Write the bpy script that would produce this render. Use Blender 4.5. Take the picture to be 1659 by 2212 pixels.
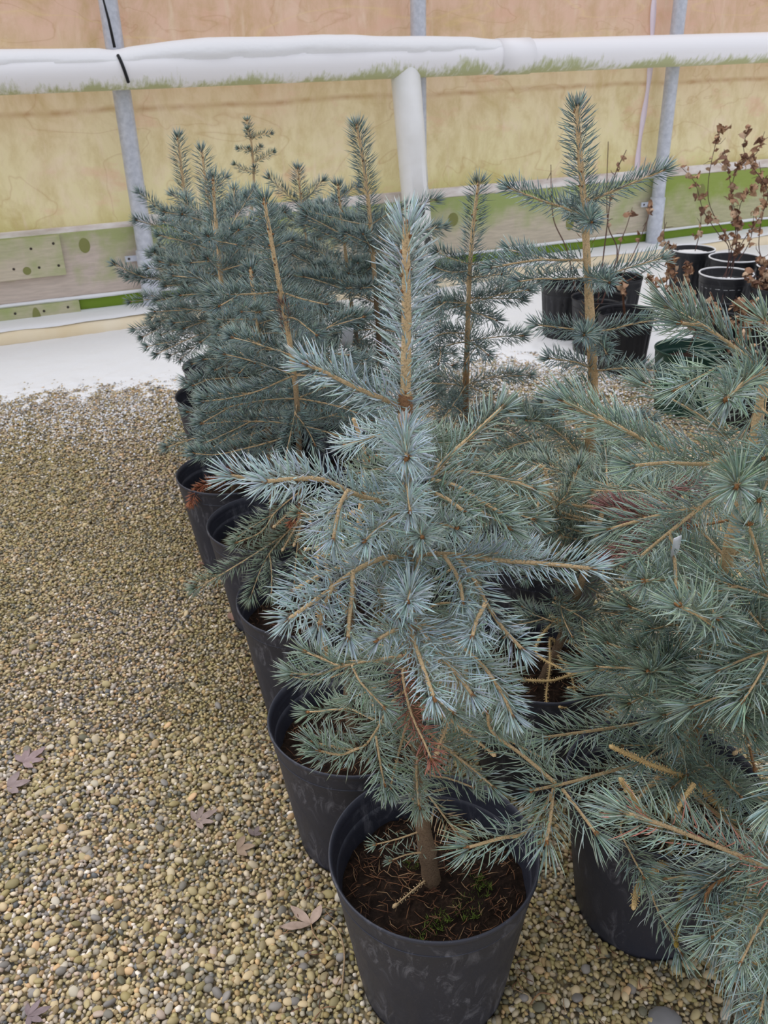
import bpy, math, random
import numpy as np

# ------------------------------------------------------------------ camera, sky, light
for o in list(bpy.data.objects):
    bpy.data.objects.remove(o, do_unlink=True)
SC = bpy.context.scene
COL = SC.collection
W, H = 1659.0, 2212.0
CF, CP, CR, CH = 1886.65, 0.486903, -0.030192, 1.29578     # focal px, pitch down, roll, height (m)
cam_d = bpy.data.cameras.new('camera')
cam_d.sensor_fit = 'HORIZONTAL'
cam_d.sensor_width = 36.0
cam_d.lens = CF / W * 36.0
cam_d.clip_start = 0.02
cam_d.dof.use_dof = True
cam_d.dof.focus_distance = 1.12
cam_d.dof.aperture_fstop = 20.0
cam = bpy.data.objects.new('camera', cam_d)
COL.objects.link(cam)
from mathutils import Matrix, Vector
_F = Vector((0, math.cos(CP), -math.sin(CP)))
_U = Vector((0, math.sin(CP), math.cos(CP)))
_X = Vector((1, 0, 0))
_r = math.cos(CR) * _X + math.sin(CR) * _U
_u = -math.sin(CR) * _X + math.cos(CR) * _U
cam.matrix_world = Matrix(((_r.x, _u.x, -_F.x, 0), (_r.y, _u.y, -_F.y, 0), (_r.z, _u.z, -_F.z, CH), (0, 0, 0, 1)))
SC.camera = cam

wd = bpy.data.worlds.new('overcast_sky')
SC.world = wd
wd.use_nodes = True
bg = wd.node_tree.nodes['Background']
bg.inputs['Color'].default_value = (0.88, 0.91, 1.0, 1)
bg.inputs['Strength'].default_value = 0.92
sun_d = bpy.data.lights.new('veiled_sun_offscreen', 'SUN')
sun_d.energy = 1.7
sun_d.angle = math.radians(75)
sun_d.color = (1.0, 0.98, 0.95)
sun = bpy.data.objects.new('veiled_sun_offscreen', sun_d)
COL.objects.link(sun)
sun.rotation_euler = (math.radians(-18), math.radians(-22), 0)
SC.view_settings.view_transform = 'Standard'
SC.view_settings.look = 'None'
SC.view_settings.gamma = 1.0
SC.view_settings.use_curve_mapping = False
SC.view_settings.exposure = 0.1

# ------------------------------------------------------------------ helpers
RNG = np.random.default_rng(11)
def s2l(r, g, b):
    f = lambda c: (c / 255 / 12.92) if c / 255 <= 0.04045 else ((c / 255 + 0.055) / 1.055) ** 2.4
    return (f(r), f(g), f(b))
def ray(px, py):
    x = px - W / 2; y = py - H / 2
    c, s = math.cos(CR), math.sin(CR)
    X = c * x + s * y; Y = -s * x + c * y
    cp, sp = math.cos(CP), math.sin(CP)
    return np.array([X / CF, cp - Y / CF * sp, -sp - Y / CF * cp])
CAM = np.array([0, 0, CH])
def at_y(px, py, Y):
    d = ray(px, py); return CAM + d * (Y / d[1])
def at_z(px, py, z):
    d = ray(px, py); return CAM + d * ((z - CH) / d[2])
def unit(v):
    return v / (np.linalg.norm(v, axis=-1, keepdims=True) + 1e-12)

def mk_obj(name, me, parent=None, mats=()):
    o = bpy.data.objects.new(name, me)
    COL.objects.link(o)
    if me is not None:
        for m in mats:
            if m.name not in [x.name for x in me.materials if x]:
                me.materials.append(m)
    if parent is not None:
        o.parent = parent
    return o
def mk_mesh(name, V, F, cols=None, smooth=True):
    """F: (n,3) or (n,4) int array or list of such arrays"""
    me = bpy.data.meshes.new(name)
    if isinstance(F, np.ndarray): F = [F]
    F = [np.asarray(f, dtype=np.int32) for f in F if len(f)]
    V = np.asarray(V, dtype=np.float32)
    me.vertices.add(len(V)); me.vertices.foreach_set('co', V.ravel())
    loops = np.concatenate([f.ravel() for f in F])
    tot = np.concatenate([np.full(len(f), f.shape[1], np.int32) for f in F])
    st = np.concatenate([[0], np.cumsum(tot)[:-1]]).astype(np.int32)
    me.loops.add(len(loops)); me.loops.foreach_set('vertex_index', loops)
    me.polygons.add(len(tot)); me.polygons.foreach_set('loop_start', st)
    if smooth: me.polygons.foreach_set('use_smooth', np.ones(len(tot), bool))
    if cols is not None:
        a = me.color_attributes.new('Col', 'FLOAT_COLOR', 'POINT')
        c = np.ones((len(V), 4), np.float32); c[:, :3] = cols
        a.data.foreach_set('color', c.ravel())
    me.update(calc_edges=True)
    return me
class Geo:
    def __init__(s): s.V = []; s.F = {3: [], 4: []}; s.C = []; s.n = 0
    def add(s, V, F, C):
        V = np.asarray(V, float); F = np.asarray(F)
        s.V.append(V); s.F[F.shape[1]].append(F + s.n)
        C = np.asarray(C, float)
        if C.ndim == 1: C = np.tile(C, (len(V), 1))
        s.C.append(C); s.n += len(V)
    def mesh(s, name, off=(0, 0, 0), smooth=True):
        V = np.concatenate(s.V) - np.asarray(off); C = np.concatenate(s.C)
        return mk_mesh(name, V, [np.concatenate(s.F[k]) for k in (3, 4) if s.F[k]], C, smooth)
def empty(name, loc=(0, 0, 0)):
    o = bpy.data.objects.new(name, None); o.location = loc
    o.empty_display_size = 0.05
    COL.objects.link(o); return o
def tag(o, label=None, cat=None, group=None, kind=None):
    if label: o['label'] = label
    if cat: o['category'] = cat
    if group: o['group'] = group
    if kind: o['kind'] = kind
    return o

def tube(path, rad, k=8, cap=True):
    P = np.asarray(path, float); n = len(P)
    rad = np.broadcast_to(np.asarray(rad, float), (n,))
    T = unit(np.gradient(P, axis=0))
    ref = np.array([0, 0, 1.0]) if abs(T[0, 2]) < 0.8 else np.array([0.0, 1, 0])
    A = np.zeros_like(P); a = unit(np.cross(T[0], ref))
    for i in range(n):
        a = a - T[i] * np.dot(a, T[i]); a = a / (np.linalg.norm(a) + 1e-12); A[i] = a
    B = np.cross(T, A)
    th = np.arange(k) * 2 * math.pi / k
    V = (P[:, None] + rad[:, None, None] * (np.cos(th)[None, :, None] * A[:, None] + np.sin(th)[None, :, None] * B[:, None])).reshape(-1, 3)
    i = np.arange(n - 1)[:, None] * k; j = np.arange(k)[None]; j2 = (j + 1) % k
    F = np.stack([i + j, i + j2, i + k + j2, i + k + j], -1).reshape(-1, 4)
    if cap:
        V = np.concatenate([V, P[:1], P[-1:] + T[-1:] * rad[-1] * 0.6]); c0 = n * k
        jj = np.arange(k); f0 = np.stack([np.full(k, c0), (jj + 1) % k, jj, jj], -1); f1 = np.stack([np.full(k, c0 + 1), (n - 1) * k + jj, (n - 1) * k + (jj + 1) % k, (n - 1) * k + (jj + 1) % k], -1)
        return V, F, np.concatenate([f0[:, :3], f1[:, :3]])
    return V, F, None
def add_tube(g, path, rad, col, k=8):
    V, F, T = tube(path, rad, k)
    n0 = g.n
    g.add(V, F, col)
    if T is not None: g.F[3].append(T + n0)
def lathe(prof, k=48, cz=True):
    """prof list of (r,z) -> V,F quads"""
    p = np.array(prof); th = np.arange(k) * 2 * math.pi / k
    V = np.stack([p[:, 0, None] * np.cos(th), p[:, 0, None] * np.sin(th), np.repeat(p[:, 1, None], k, 1)], -1).reshape(-1, 3)
    i = np.arange(len(p) - 1)[:, None] * k; j = np.arange(k)[None]; j2 = (j + 1) % k
    F = np.stack([i + j, i + j2, i + k + j2, i + k + j], -1).reshape(-1, 4)
    return V, F
def catmull(P, m=6):
    P = np.asarray(P, float)
    if len(P) < 3:
        t = np.linspace(0, 1, m + 1)[:, None]; return P[0] * (1 - t) + P[-1] * t
    Q = np.concatenate([[2 * P[0] - P[1]], P, [2 * P[-1] - P[-2]]]); out = []
    for i in range(1, len(Q) - 2):
        t = (np.arange(m) / m)[:, None]
        out.append(0.5 * ((2 * Q[i]) + (-Q[i - 1] + Q[i + 1]) * t + (2 * Q[i - 1] - 5 * Q[i] + 4 * Q[i + 1] - Q[i + 2]) * t ** 2 + (-Q[i - 1] + 3 * Q[i] - 3 * Q[i + 1] + Q[i + 2]) * t ** 3))
    return np.concatenate(out + [Q[-2:-1]])
def box_mesh(name, sx, sy, sz, bev=0.0):
    import bmesh
    bm = bmesh.new(); bmesh.ops.create_cube(bm, size=1.0)
    for v in bm.verts: v.co = Vector((v.co.x * sx, v.co.y * sy, v.co.z * sz))
    if bev: bmesh.ops.bevel(bm, geom=list(bm.edges), offset=bev, segments=2, affect='EDGES', profile=0.6)
    me = bpy.data.meshes.new(name); bm.to_mesh(me); bm.free(); return me

# smooth value noise on arrays (for snow / colour zones)
def vnoise(x, y, seed=0):
    xi = np.floor(x).astype(np.int64); yi = np.floor(y).astype(np.int64); fx = x - xi; fy = y - yi
    def h(a, b):
        n = (a * 374761393 + b * 668265263 + seed * 974711) & 0x7fffffff
        n = ((n ^ (n >> 13)) * 1274126177) & 0x7fffffff
        return ((n ^ (n >> 16)) & 0xffff) / 65535.0
    u = fx * fx * (3 - 2 * fx); v = fy * fy * (3 - 2 * fy)
    return (h(xi, yi) * (1 - u) + h(xi + 1, yi) * u) * (1 - v) + (h(xi, yi + 1) * (1 - u) + h(xi + 1, yi + 1) * u) * v
def fbm(x, y, seed=0, o=4):
    s = 0; a = 0.5; t = 0
    for i in range(o): s = s + a * vnoise(x * 2 ** i, y * 2 ** i, seed + i); t += a; a *= 0.55
    return s / t
def sstep(a, b, x):
    t = np.clip((x - a) / (b - a), 0, 1); return t * t * (3 - 2 * t)

# ------------------------------------------------------------------ materials
class NT:
    def __init__(s, name, rough=0.6, spec=0.3):
        s.m = bpy.data.materials.new(name); s.m.use_nodes = True; s.t = s.m.node_tree; s.b = s.t.nodes['Principled BSDF']
        s.b.inputs['Roughness'].default_value = rough; s.b.inputs['Specular IOR Level'].default_value = spec
        s.co = s.t.nodes.new('ShaderNodeTexCoord')
    def n(s, ty, **kw):
        nd = s.t.nodes.new(ty)
        for k, v in kw.items(): setattr(nd, k, v)
        return nd
    def l(s, a, b): s.t.links.new(a, b)
    def mapping(s, scale, out='Object', rot=(0, 0, 0)):
        m = s.n('ShaderNodeMapping'); m.inputs['Scale'].default_value = scale; m.inputs['Rotation'].default_value = rot
        s.l(s.co.outputs[out], m.inputs['Vector']); return m.outputs[0]
    def noise(s, scale, detail=4, rough=0.55, vec=None, dist=0.0):
        nd = s.n('ShaderNodeTexNoise'); nd.inputs['Scale'].default_value = scale; nd.inputs['Detail'].default_value = detail
        nd.inputs['Roughness'].default_value = rough; nd.inputs['Distortion'].default_value = dist
        s.l(vec if vec is not None else s.co.outputs['Object'], nd.inputs['Vector']); return nd.outputs['Fac']
    def ramp(s, fac, stops, interp='LINEAR'):
        r = s.n('ShaderNodeValToRGB'); r.color_ramp.interpolation = interp
        e = r.color_ramp.elements
        while len(e) < len(stops): e.new(0.5)
        for el, (p, c) in zip(e, stops):
            el.position = p; el.color = (*c, 1) if len(c) == 3 else c
        s.l(fac, r.inputs[0]); return r.outputs[0]
    def mix(s, fac, a, b, mode='MIX'):
        m = s.n('ShaderNodeMix', data_type='RGBA', blend_type=mode)
        if isinstance(fac, (int, float)): m.inputs[0].default_value = fac
        else: s.l(fac, m.inputs[0])
        for sock, v in ((m.inputs[6], a), (m.inputs[7], b)):
            if isinstance(v, tuple): sock.default_value = (*v, 1)
            else: s.l(v, sock)
        return m.outputs[2]
    def math(s, op, a, b=None):
        m = s.n('ShaderNodeMath', operation=op)
        for i, v in ((0, a), (1, b)):
            if v is None: continue
            if isinstance(v, (int, float)): m.inputs[i].default_value = v
            else: s.l(v, m.inputs[i])
        return m.outputs[0]
    def sep(s, out='Object'):
        n = s.n('ShaderNodeSeparateXYZ'); s.l(s.co.outputs[out], n.inputs[0]); return n.outputs
    def attr(s):
        a = s.n('ShaderNodeVertexColor'); a.layer_name = 'Col'; return a.outputs[0]
    def col(s, c):
        if isinstance(c, tuple): s.b.inputs['Base Color'].default_value = (*c, 1)
        else: s.l(c, s.b.inputs['Base Color'])
    def bump(s, h, strength=0.3, dist=0.01):
        b = s.n('ShaderNodeBump'); b.inputs['Strength'].default_value = strength; b.inputs['Distance'].default_value = dist
        s.l(h, b.inputs['Height']); s.l(b.outputs[0], s.b.inputs['Normal'])
BLACK = (0.0, 0.0, 0.0); WHITE = (1.0, 1.0, 1.0)

m = NT('spruce_needle', 0.5, 0.35); m.col(m.attr()); M_NEEDLE = m.m
m = NT('spruce_wood', 0.75, 0.2)
n_ = m.noise(420, 3, 0.7); m.col(m.mix(0.75, m.attr(), m.ramp(n_, [(0.33, (0.42, 0.38, 0.34)), (0.5, (1.0, 0.98, 0.95)), (0.7, (1.25, 1.22, 1.18))]), 'MULTIPLY')); m.bump(n_, 0.6, 0.003); M_WOOD = m.m
m = NT('pebble_stone', 0.55, 0.35); m.col(m.attr()); M_PEB = m.m
m = NT('gravel_bed', 0.7, 0.2)
vo = m.n('ShaderNodeTexVoronoi'); vo.inputs['Scale'].default_value = 85; m.l(m.co.outputs['Object'], vo.inputs['Vector'])
sc_ = m.n('ShaderNodeSeparateColor'); m.l(vo.outputs['Color'], sc_.inputs[0])
c = m.ramp(sc_.outputs[0], [(0.0, s2l(188, 172, 134)), (0.2, s2l(166, 154, 110)), (0.4, s2l(196, 184, 162)), (0.6, s2l(140, 138, 130)), (0.75, s2l(180, 160, 116)), (0.9, s2l(214, 206, 190))], 'CONSTANT')
m.col(m.mix(m.ramp(vo.outputs['Distance'], [(0.35, BLACK), (0.7, (0.85,) * 3)]), c, s2l(126, 112, 86))); m.bump(m.math('SUBTRACT', 1.0, vo.outputs['Distance']), 0.8, 0.01); M_BED = m.m
m = NT('snow', 0.6, 0.25)
n_ = m.noise(45, 5, 0.6); m.col((0.82, 0.825, 0.845)); m.bump(n_, 0.25, 0.01)
m.b.inputs['Subsurface Weight'].default_value = 0.0; M_SNOW = m.m

def pot_mat(name, c0, c1, scuff):
    m = NT(name, 0.5, 0.4)
    a = m.noise(2.5, 5, 0.6, m.mapping((1, 1, 2.5))); b = m.noise(22, 6, 0.75, m.mapping((1.6, 1.6, 0.7), rot=(0.4, 0.2, 0)), 1.2)
    base = m.mix(a, c0, c1)
    f = m.math('MULTIPLY', m.ramp(b, [(0.50, BLACK), (0.74, (scuff, scuff, scuff))]), m.ramp(m.noise(9, 2, 0.5), [(0.46, BLACK), (0.6, WHITE)]))
    dots = m.ramp(m.noise(420, 2), [(0.70, BLACK), (0.78, (scuff * .7,) * 3)])
    c = m.mix(f, base, s2l(150, 150, 158)); c = m.mix(dots, c, s2l(170, 170, 175)); m.col(c)
    m.l(m.ramp(b, [(0.4, (0.42,) * 3), (0.8, (0.62,) * 3)]), m.b.inputs['Roughness'])
    return m.m
M_POT = pot_mat('black_plastic', s2l(42, 44, 54), s2l(60, 62, 74), 0.6)
M_POTR = pot_mat('ribbed_black_plastic', s2l(24, 25, 29), s2l(38, 39, 44), 0.15)
M_POTG = pot_mat('green_plastic', s2l(22, 52, 44), s2l(34, 70, 58), 0.12)
m = NT('potting_soil', 0.95, 0.1)
n_ = m.noise(90, 6, 0.7); n2 = m.noise(14, 3)
c = m.ramp(n_, [(0.3, s2l(26, 20, 17)), (0.55, s2l(52, 40, 33)), (0.75, s2l(92, 72, 58))]); m.col(m.mix(m.ramp(n2, [(0.45, BLACK), (0.7, (0.5,) * 3)]), c, s2l(40, 34, 34))); m.bump(n_, 0.9, 0.012); M_SOIL = m.m
m = NT('litter', 0.7, 0.2); m.col(m.attr()); M_LIT = m.m
m = NT('dry_leaf', 0.7, 0.2); n_ = m.noise(60, 4); m.col(m.mix(0.6, m.attr(), m.ramp(n_, [(0.3, (0.45, 0.42, 0.4)), (0.7, WHITE)]), 'MULTIPLY')); M_LEAF = m.m

# plastic sheet wall: algae-stained translucent film. object space: x along wall, z up
m = NT('stained_plastic_sheet', 0.55, 0.3)
sx, sy, sz = m.sep()
lo = m.noise(1.6, 5, 0.6, m.mapping((1, 1, 0.8))); fine = m.noise(9, 6, 0.65, m.mapping((1.0, 1, 0.5))); strk = m.noise(7, 4, 0.6, m.mapping((2.4, 1, 0.35)))
hgt = m.math('ADD', m.math('MULTIPLY', sz, 0.5), m.math('MULTIPLY', m.math('SUBTRACT', lo, 0.5), 0.35))
base = m.ramp(hgt, [(0.24, s2l(206, 200, 136)), (0.33, s2l(226, 216, 172)), (0.48, s2l(226, 211, 174)), (0.60, s2l(218, 194, 162)), (0.72, s2l(222, 188, 166))])
base = m.mix(m.ramp(fine, [(0.35, (0.35,) * 3), (0.55, BLACK)]), base, s2l(176, 148, 84))
base = m.mix(m.ramp(strk, [(0.58, BLACK), (0.75, (0.55,) * 3)]), base, s2l(232, 214, 190))
pinkp = m.ramp(m.noise(3.0, 4, 0.6, m.mapping((1, 1, 2.0))), [(0.56, BLACK), (0.68, (0.5,) * 3)])
base = m.mix(pinkp, base, s2l(222, 178, 156))
# scratch / crease marks (ridged thin lines)
cr = m.noise(1.7, 3, 0.5, m.mapping((1, 1, 1.6), rot=(0, 0.5, 0)), 0.6)
cre = m.ramp(m.math('ABSOLUTE', m.math('SUBTRACT', cr, 0.5)), [(0.0, (0.28,) * 3), (0.004, (0.12,) * 3), (0.012, BLACK)])
base = m.mix(cre, base, s2l(168, 120, 70))
cr2 = m.noise(2.4, 2, 0.4, m.mapping((0.45, 1, 2.2), rot=(0, -0.12, 0)), 0.4)
cre2 = m.ramp(m.math('ABSOLUTE', m.math('SUBTRACT', cr2, 0.52)), [(0.0, (0.45,) * 3), (0.006, (0.2,) * 3), (0.02, BLACK)])
hi_only = m.ramp(hgt, [(0.55, BLACK), (0.68, WHITE)])
base = m.mix(m.math('MULTIPLY', cre2, hi_only), base, s2l(226, 202, 150))
wob = m.math('ADD', sz, m.math('MULTIPLY', m.math('SUBTRACT', lo, 0.5), 0.06))
fold = m.ramp(m.math('ABSOLUTE', m.math('SUBTRACT', wob, 1.065)), [(0.0, (0.6,) * 3), (0.006, (0.45,) * 3), (0.02, BLACK)])
base = m.mix(m.math('MULTIPLY', fold, m.ramp(fine, [(0.4, (0.3,) * 3), (0.6, WHITE)])), base, s2l(160, 112, 66))
above = m.math('MULTIPLY', m.ramp(wob, [(1.06, BLACK), (1.09, (0.45,) * 3)]), m.ramp(lo, [(0.35, BLACK), (0.6, WHITE)]))
base = m.mix(above, base, s2l(196, 160, 116))
blot = m.noise(3.4, 7, 0.72, m.mapping((1.0, 1, 0.7)), 0.8)
base = m.mix(m.ramp(blot, [(0.36, (0.32,) * 3), (0.5, BLACK)]), base, s2l(176, 152, 82))
base = m.mix(m.ramp(blot, [(0.55, BLACK), (0.72, (0.55,) * 3)]), base, s2l(236, 216, 196))
m.col(base); m.bump(lo, 0.2, 0.02)
tr = m.n('ShaderNodeBsdfTranslucent'); m.l(base, tr.inputs[0]); mx = m.n('ShaderNodeMixShader'); mx.inputs[0].default_value = 0.35
m.l(m.b.outputs[0], mx.inputs[1]); m.l(tr.outputs[0], mx.inputs[2]); m.l(mx.outputs[0], m.t.nodes['Material Output'].inputs[0]); M_SHEET = m.m

def wood_mat(name, pale, green, g_lo, g_hi, seedoff):
    m = NT(name, 0.85, 0.15)
    v = m.mapping((1.0, 1, 9.0)); mp = v.node; mp.inputs['Location'].default_value = (seedoff, 0, seedoff)
    g = m.noise(9, 5, 0.6, v, 0.5); b = m.noise(4, 4, 0.6); sx, sy, sz = m.sep()
    c = m.mix(m.ramp(g, [(0.35, BLACK), (0.65, WHITE)]), tuple(x * 0.82 for x in pale), pale)
    f = m.math('ADD', b, m.math('MULTIPLY', sz, 1.6))
    c = m.mix(m.ramp(f, [(g_lo, BLACK), (g_hi, (0.85,) * 3)]), c, green)
    m.col(c); m.bump(g, 0.3, 0.004); return m.m
M_PLANK = wood_mat('weathered_plank', s2l(205, 193, 172), s2l(150, 168, 96), 0.40, 0.72, 0.0)
M_PLANKP = wood_mat('pinkish_plank', s2l(205, 190, 178), s2l(158, 168, 108), 0.47, 0.68, 3.1)
M_PLANKG = wood_mat('mossy_plank', s2l(128, 146, 70), s2l(112, 140, 44), 0.30, 0.55, 7.0)
M_PLANKH = wood_mat('algae_plank', s2l(190, 186, 150), s2l(140, 160, 70), 0.34, 0.62, 5.0)
m = NT('knot_wood', 0.9, 0.1); m.col(s2l(132, 134, 84)); M_KNOT = m.m
m = NT('galvanised_steel', 0.42, 0.5); n_ = m.noise(40, 4); m.col(m.ramp(n_, [(0.3, s2l(178, 183, 194)), (0.7, s2l(206, 210, 220))])); m.b.inputs['Metallic'].default_value = 0.15; M_STEEL = m.m
m = NT('dark_metal', 0.6, 0.3); m.col(s2l(60, 52, 46)); M_DARK = m.m
m = NT('black_strap', 0.5, 0.3); m.col(s2l(22, 24, 28)); M_STRAP = m.m
# pvc pipe with algae on its under side; object space: x along the pipe, z up (r about 0.085)
m = NT('white_pvc', 0.42, 0.4)
sx, sy, sz = m.sep()
a = m.noise(3.2, 4, 0.6, m.mapping((1, 1, 1))); st = m.noise(16, 5, 0.7, m.mapping((3.0, 1, 0.8)))
f = m.math('SUBTRACT', m.math('ADD', m.math('MULTIPLY', a, 0.9), m.math('MULTIPLY', st, 0.55)), m.math('MULTIPLY', sz, 3.4))
c = m.mix(m.ramp(f, [(0.84, BLACK), (1.08, (0.85,) * 3)]), s2l(240, 239, 242), s2l(168, 174, 110))
m.col(c); M_PVC = m.m
m = NT('clean_white_pvc', 0.4, 0.4); a = m.noise(5, 4); m.col(m.ramp(a, [(0.3, s2l(226, 225, 222)), (0.7, s2l(240, 240, 240))])); M_PVC2 = m.m
m = NT('cream_film', 0.5, 0.3); a = m.noise(3, 5); m.col(m.ramp(a, [(0.3, s2l(226, 206, 168)), (0.7, s2l(240, 228, 204))])); M_ROLL = m.m
m = NT('white_hem', 0.6, 0.2); a = m.noise(6, 4, 0.6, m.mapping((1, 1, 4))); m.col(m.ramp(a, [(0.35, s2l(205, 190, 180)), (0.65, s2l(238, 232, 228))])); M_HEM = m.m
m = NT('lilac_tape', 0.5, 0.2); a = m.noise(5, 3); m.col(m.ramp(a, [(0.3, s2l(226, 208, 220)), (0.7, s2l(240, 228, 236))])); M_TAPE = m.m
m = NT('grey_label_plastic', 0.45, 0.35); m.col(s2l(222, 224, 232)); M_LABEL = m.m

# ------------------------------------------------------------------ wall of the hoop house
AZ = math.radians(22.0)
WD = np.array([math.cos(AZ), math.sin(AZ), 0]); WN = np.array([math.sin(AZ), -math.cos(AZ), 0]); WO = np.array([0, 5.25, 0])
def wl(u, off, z): return WO + WD * u + WN * off + np.array([0, 0, z])
def wall_obj(name, me, u, off, z, mats, parent=None, pu=None):
    o = mk_obj(name, me, parent, mats)
    if parent is None:
        o.location = wl(u, off, z); o.rotation_euler = (0, 0, AZ)
    else:       # parent is aligned with the wall: plain offsets
        o.location = (u - pu[0], -(off - pu[1]), z - pu[2])
    return o
# sheet with shallow folds
nu, nz = 240, 60
U, Z = np.meshgrid(np.linspace(-4.5, 6.5, nu), np.linspace(0.0, 2.6, nz))
yy = 0.012 * (fbm(U * 1.2, Z * 2.2, 5) - 0.5) * 2 + 0.012 * np.sin(U * 1.9 + Z * 0.6)
V = np.stack([U, yy, Z], -1).reshape(-1, 3)
ii = (np.arange(nz - 1)[:, None] * nu + np.arange(nu - 1)[None]).ravel()
GF = np.stack([ii, ii + 1, ii + nu + 1, ii + nu], -1)
wall = wall_obj('wall_back', mk_mesh('wall_back', V, GF), 0, -0.05, 0, [M_SHEET])
tag(wall, 'algae stained yellow and pink translucent plastic sheet wall of the hoop house', kind='structure')
P0 = (0, -0.05, 0)
def plank(u0, u1, z0, z1, off, mat, th=0.03):
    me = box_mesh('plank', u1 - u0, th, z1 - z0, 0.003)
    return wall_obj('plank', me, (u0 + u1) / 2, off, (z0 + z1) / 2, [mat], wall, P0)
pl = [plank(-4.5, -1.33, 0.195, 0.515, -0.01, M_PLANKP), plank(-4.5, -1.735, 0.315, 0.512, 0.022, M_PLANK),
      plank(-1.328, 1.955, 0.185, 0.512, -0.01, M_PLANK), plank(1.96, 6.5, 0.185, 0.512, -0.01, M_PLANKH),
      plank(-4.5, -1.70, -0.02, 0.178, 0.022, M_PLANK), plank(-1.698, -1.30, -0.03, 0.178, -0.01, M_PLANKG),
      plank(-1.298, 1.94, -0.03, 0.172, -0.01, M_PLANKG), plank(1.945, 6.5, -0.03, 0.172, -0.01, M_PLANKG)]
def knot(u, z, ru, rz, off, lab=None):
    Vk, Fk = lathe([(0.0001, 0.0), (0.55, 0.0), (0.85, -0.15), (1.0, -0.5)], 16)
    Vk = np.stack([Vk[:, 0] * ru, -Vk[:, 2] * 0.003 - 0.001, Vk[:, 1] * rz], -1)
    return wall_obj('knot', mk_mesh('knot', Vk, Fk), u, off, z, [M_KNOT], wall, P0)
for a in [(-1.62, 0.445, 0.028, 0.038, 0.0062), (0.50, 0.385, 0.035, 0.04, 0.0062), (2.35, 0.40, 0.035, 0.05, 0.0062), (1.33, 0.29, 0.03, 0.045, 0.0062), (-1.92, 0.355, 0.02, 0.02, 0.0382), (-1.92, 0.10, 0.022, 0.07, 0.0382)]: knot(*a)
nail_me = mk_mesh('nail', *[(lambda a: (np.stack([a[0][:, 0], -a[0][:, 2], a[0][:, 1]], -1), a[1]))(lathe([(0.0001, 0.002), (0.006, 0.002), (0.007, 0.0)], 8))][0])
nail_me.materials.append(M_DARK)
for u, z in [(-1.77, 0.475), (-1.765, 0.365), (-1.88, 0.46), (-1.86, 0.365), (-1.98, 0.37), (-1.76, 0.15), (-1.88, 0.145), (-1.80, 0.06), (-2.02, 0.15)]:
    wall_obj('nail', nail_me, u, 0.0372, z, [], wall, P0)
# hem strip of the sheet above the boards
for u0, u1 in [(-4.5, -1.34), (-1.33, 1.95), (1.965, 6.5)]:
    th = 0.03 if u0 < -2 else 0.055
    me = box_mesh('hem_strip', u1 - u0, 0.022, th, 0.004)
    wall_obj('hem_strip', me, (u0 + u1) / 2, -0.012, 0.512 + th / 2, [M_HEM], wall, P0)
# snow lines caught between the boards
snow_gap = []
for u0, u1, zc in [(-4.5, -1.31, 0.186), (-1.30, 1.93, 0.178), (1.95, 6.5, 0.178)]:
    n = int((u1 - u0) * 30); uu = np.linspace(u0, u1, n); rad = 0.006 + 0.007 * fbm(uu * 5, uu * 0, 3)
    Vt, Ft, Tt = tube(np.stack([uu - (u0 + u1) / 2, 0 * uu, 0.006 * (fbm(uu * 4, uu * 0 + 5, 2) - .5)], -1), rad, 6)
    wall_obj('snow_line', mk_mesh('snow_line', Vt, [Ft, Tt]), (u0 + u1) / 2, 0.012, zc, [M_SNOW], wall, P0)['kind'] = 'stuff'
# repair tape
zz = np.linspace(0.56, 2.2, 40); uc = 1.84 - 0.0 * zz + 0.012 * np.sin(zz * 7); hw = 0.017 + 0.004 * np.sin(zz * 23)
V = np.concatenate([np.stack([uc - hw, 0 * zz, zz], -1), np.stack([uc + hw, 0 * zz, zz], -1), np.stack([uc - hw, 0 * zz + 0.002, zz], -1), np.stack([uc + hw, 0 * zz + 0.002, zz], -1)])
i = np.arange(39)
F = np.concatenate([np.stack([i, i + 40, i + 41, i + 1], -1), np.stack([i + 80, i + 81, i + 121, i + 120], -1), np.stack([i, i + 1, i + 81, i + 80], -1), np.stack([i + 40, i + 120, i + 121, i + 41], -1)])
o = wall_obj('repair_tape', mk_mesh('repair_tape', V, F), 0, -0.022, 0, [M_TAPE], wall, P0); o['label'] = 'pale lilac strip of repair tape'
# hoop posts
def post(u, r, label):
    root = empty('hoop_post', wl(u, 0.06, 0.0)); root.rotation_euler = (0, 0, AZ)
    Vt, Ft, Tt = tube([(0, 0, 0.0), (0, 0, 0.6), (0, 0, 1.4), (0, 0, 2.6)], r, 24); mk_obj('shaft', mk_mesh('shaft', Vt, [Ft, Tt]), root, [M_STEEL])
    Vt, Ft, Tt = tube([(0, 0, -0.03), (0, 0, 0.2), (0, 0, 0.40)], r * 1.18, 24); mk_obj('ground_sleeve', mk_mesh('ground_sleeve', Vt, [Ft, Tt]), root, [M_STEEL])
    b = mk_obj('bracket', box_mesh('bracket', 0.07, 0.008, 0.03, 0.002), root, [M_STEEL]); b.location = (-r * 1.2 - 0.02, 0.03, 0.36)
    b2 = mk_obj('bolt', nail_me.copy(), b); b2.location = (-0.015, -0.004, 0); b2.scale = (1, 1, 1)
    return tag(root, label, 'post', 'hoop posts of the wall')
post(-1.325, 0.044, 'galvanised hoop post wrapped by two black straps at the pipe')
post(0.255, 0.042, 'galvanised hoop post standing behind the white drop pipe')
post(1.955, 0.041, 'galvanised hoop post rising behind the dried plants beside the lilac tape')
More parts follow.
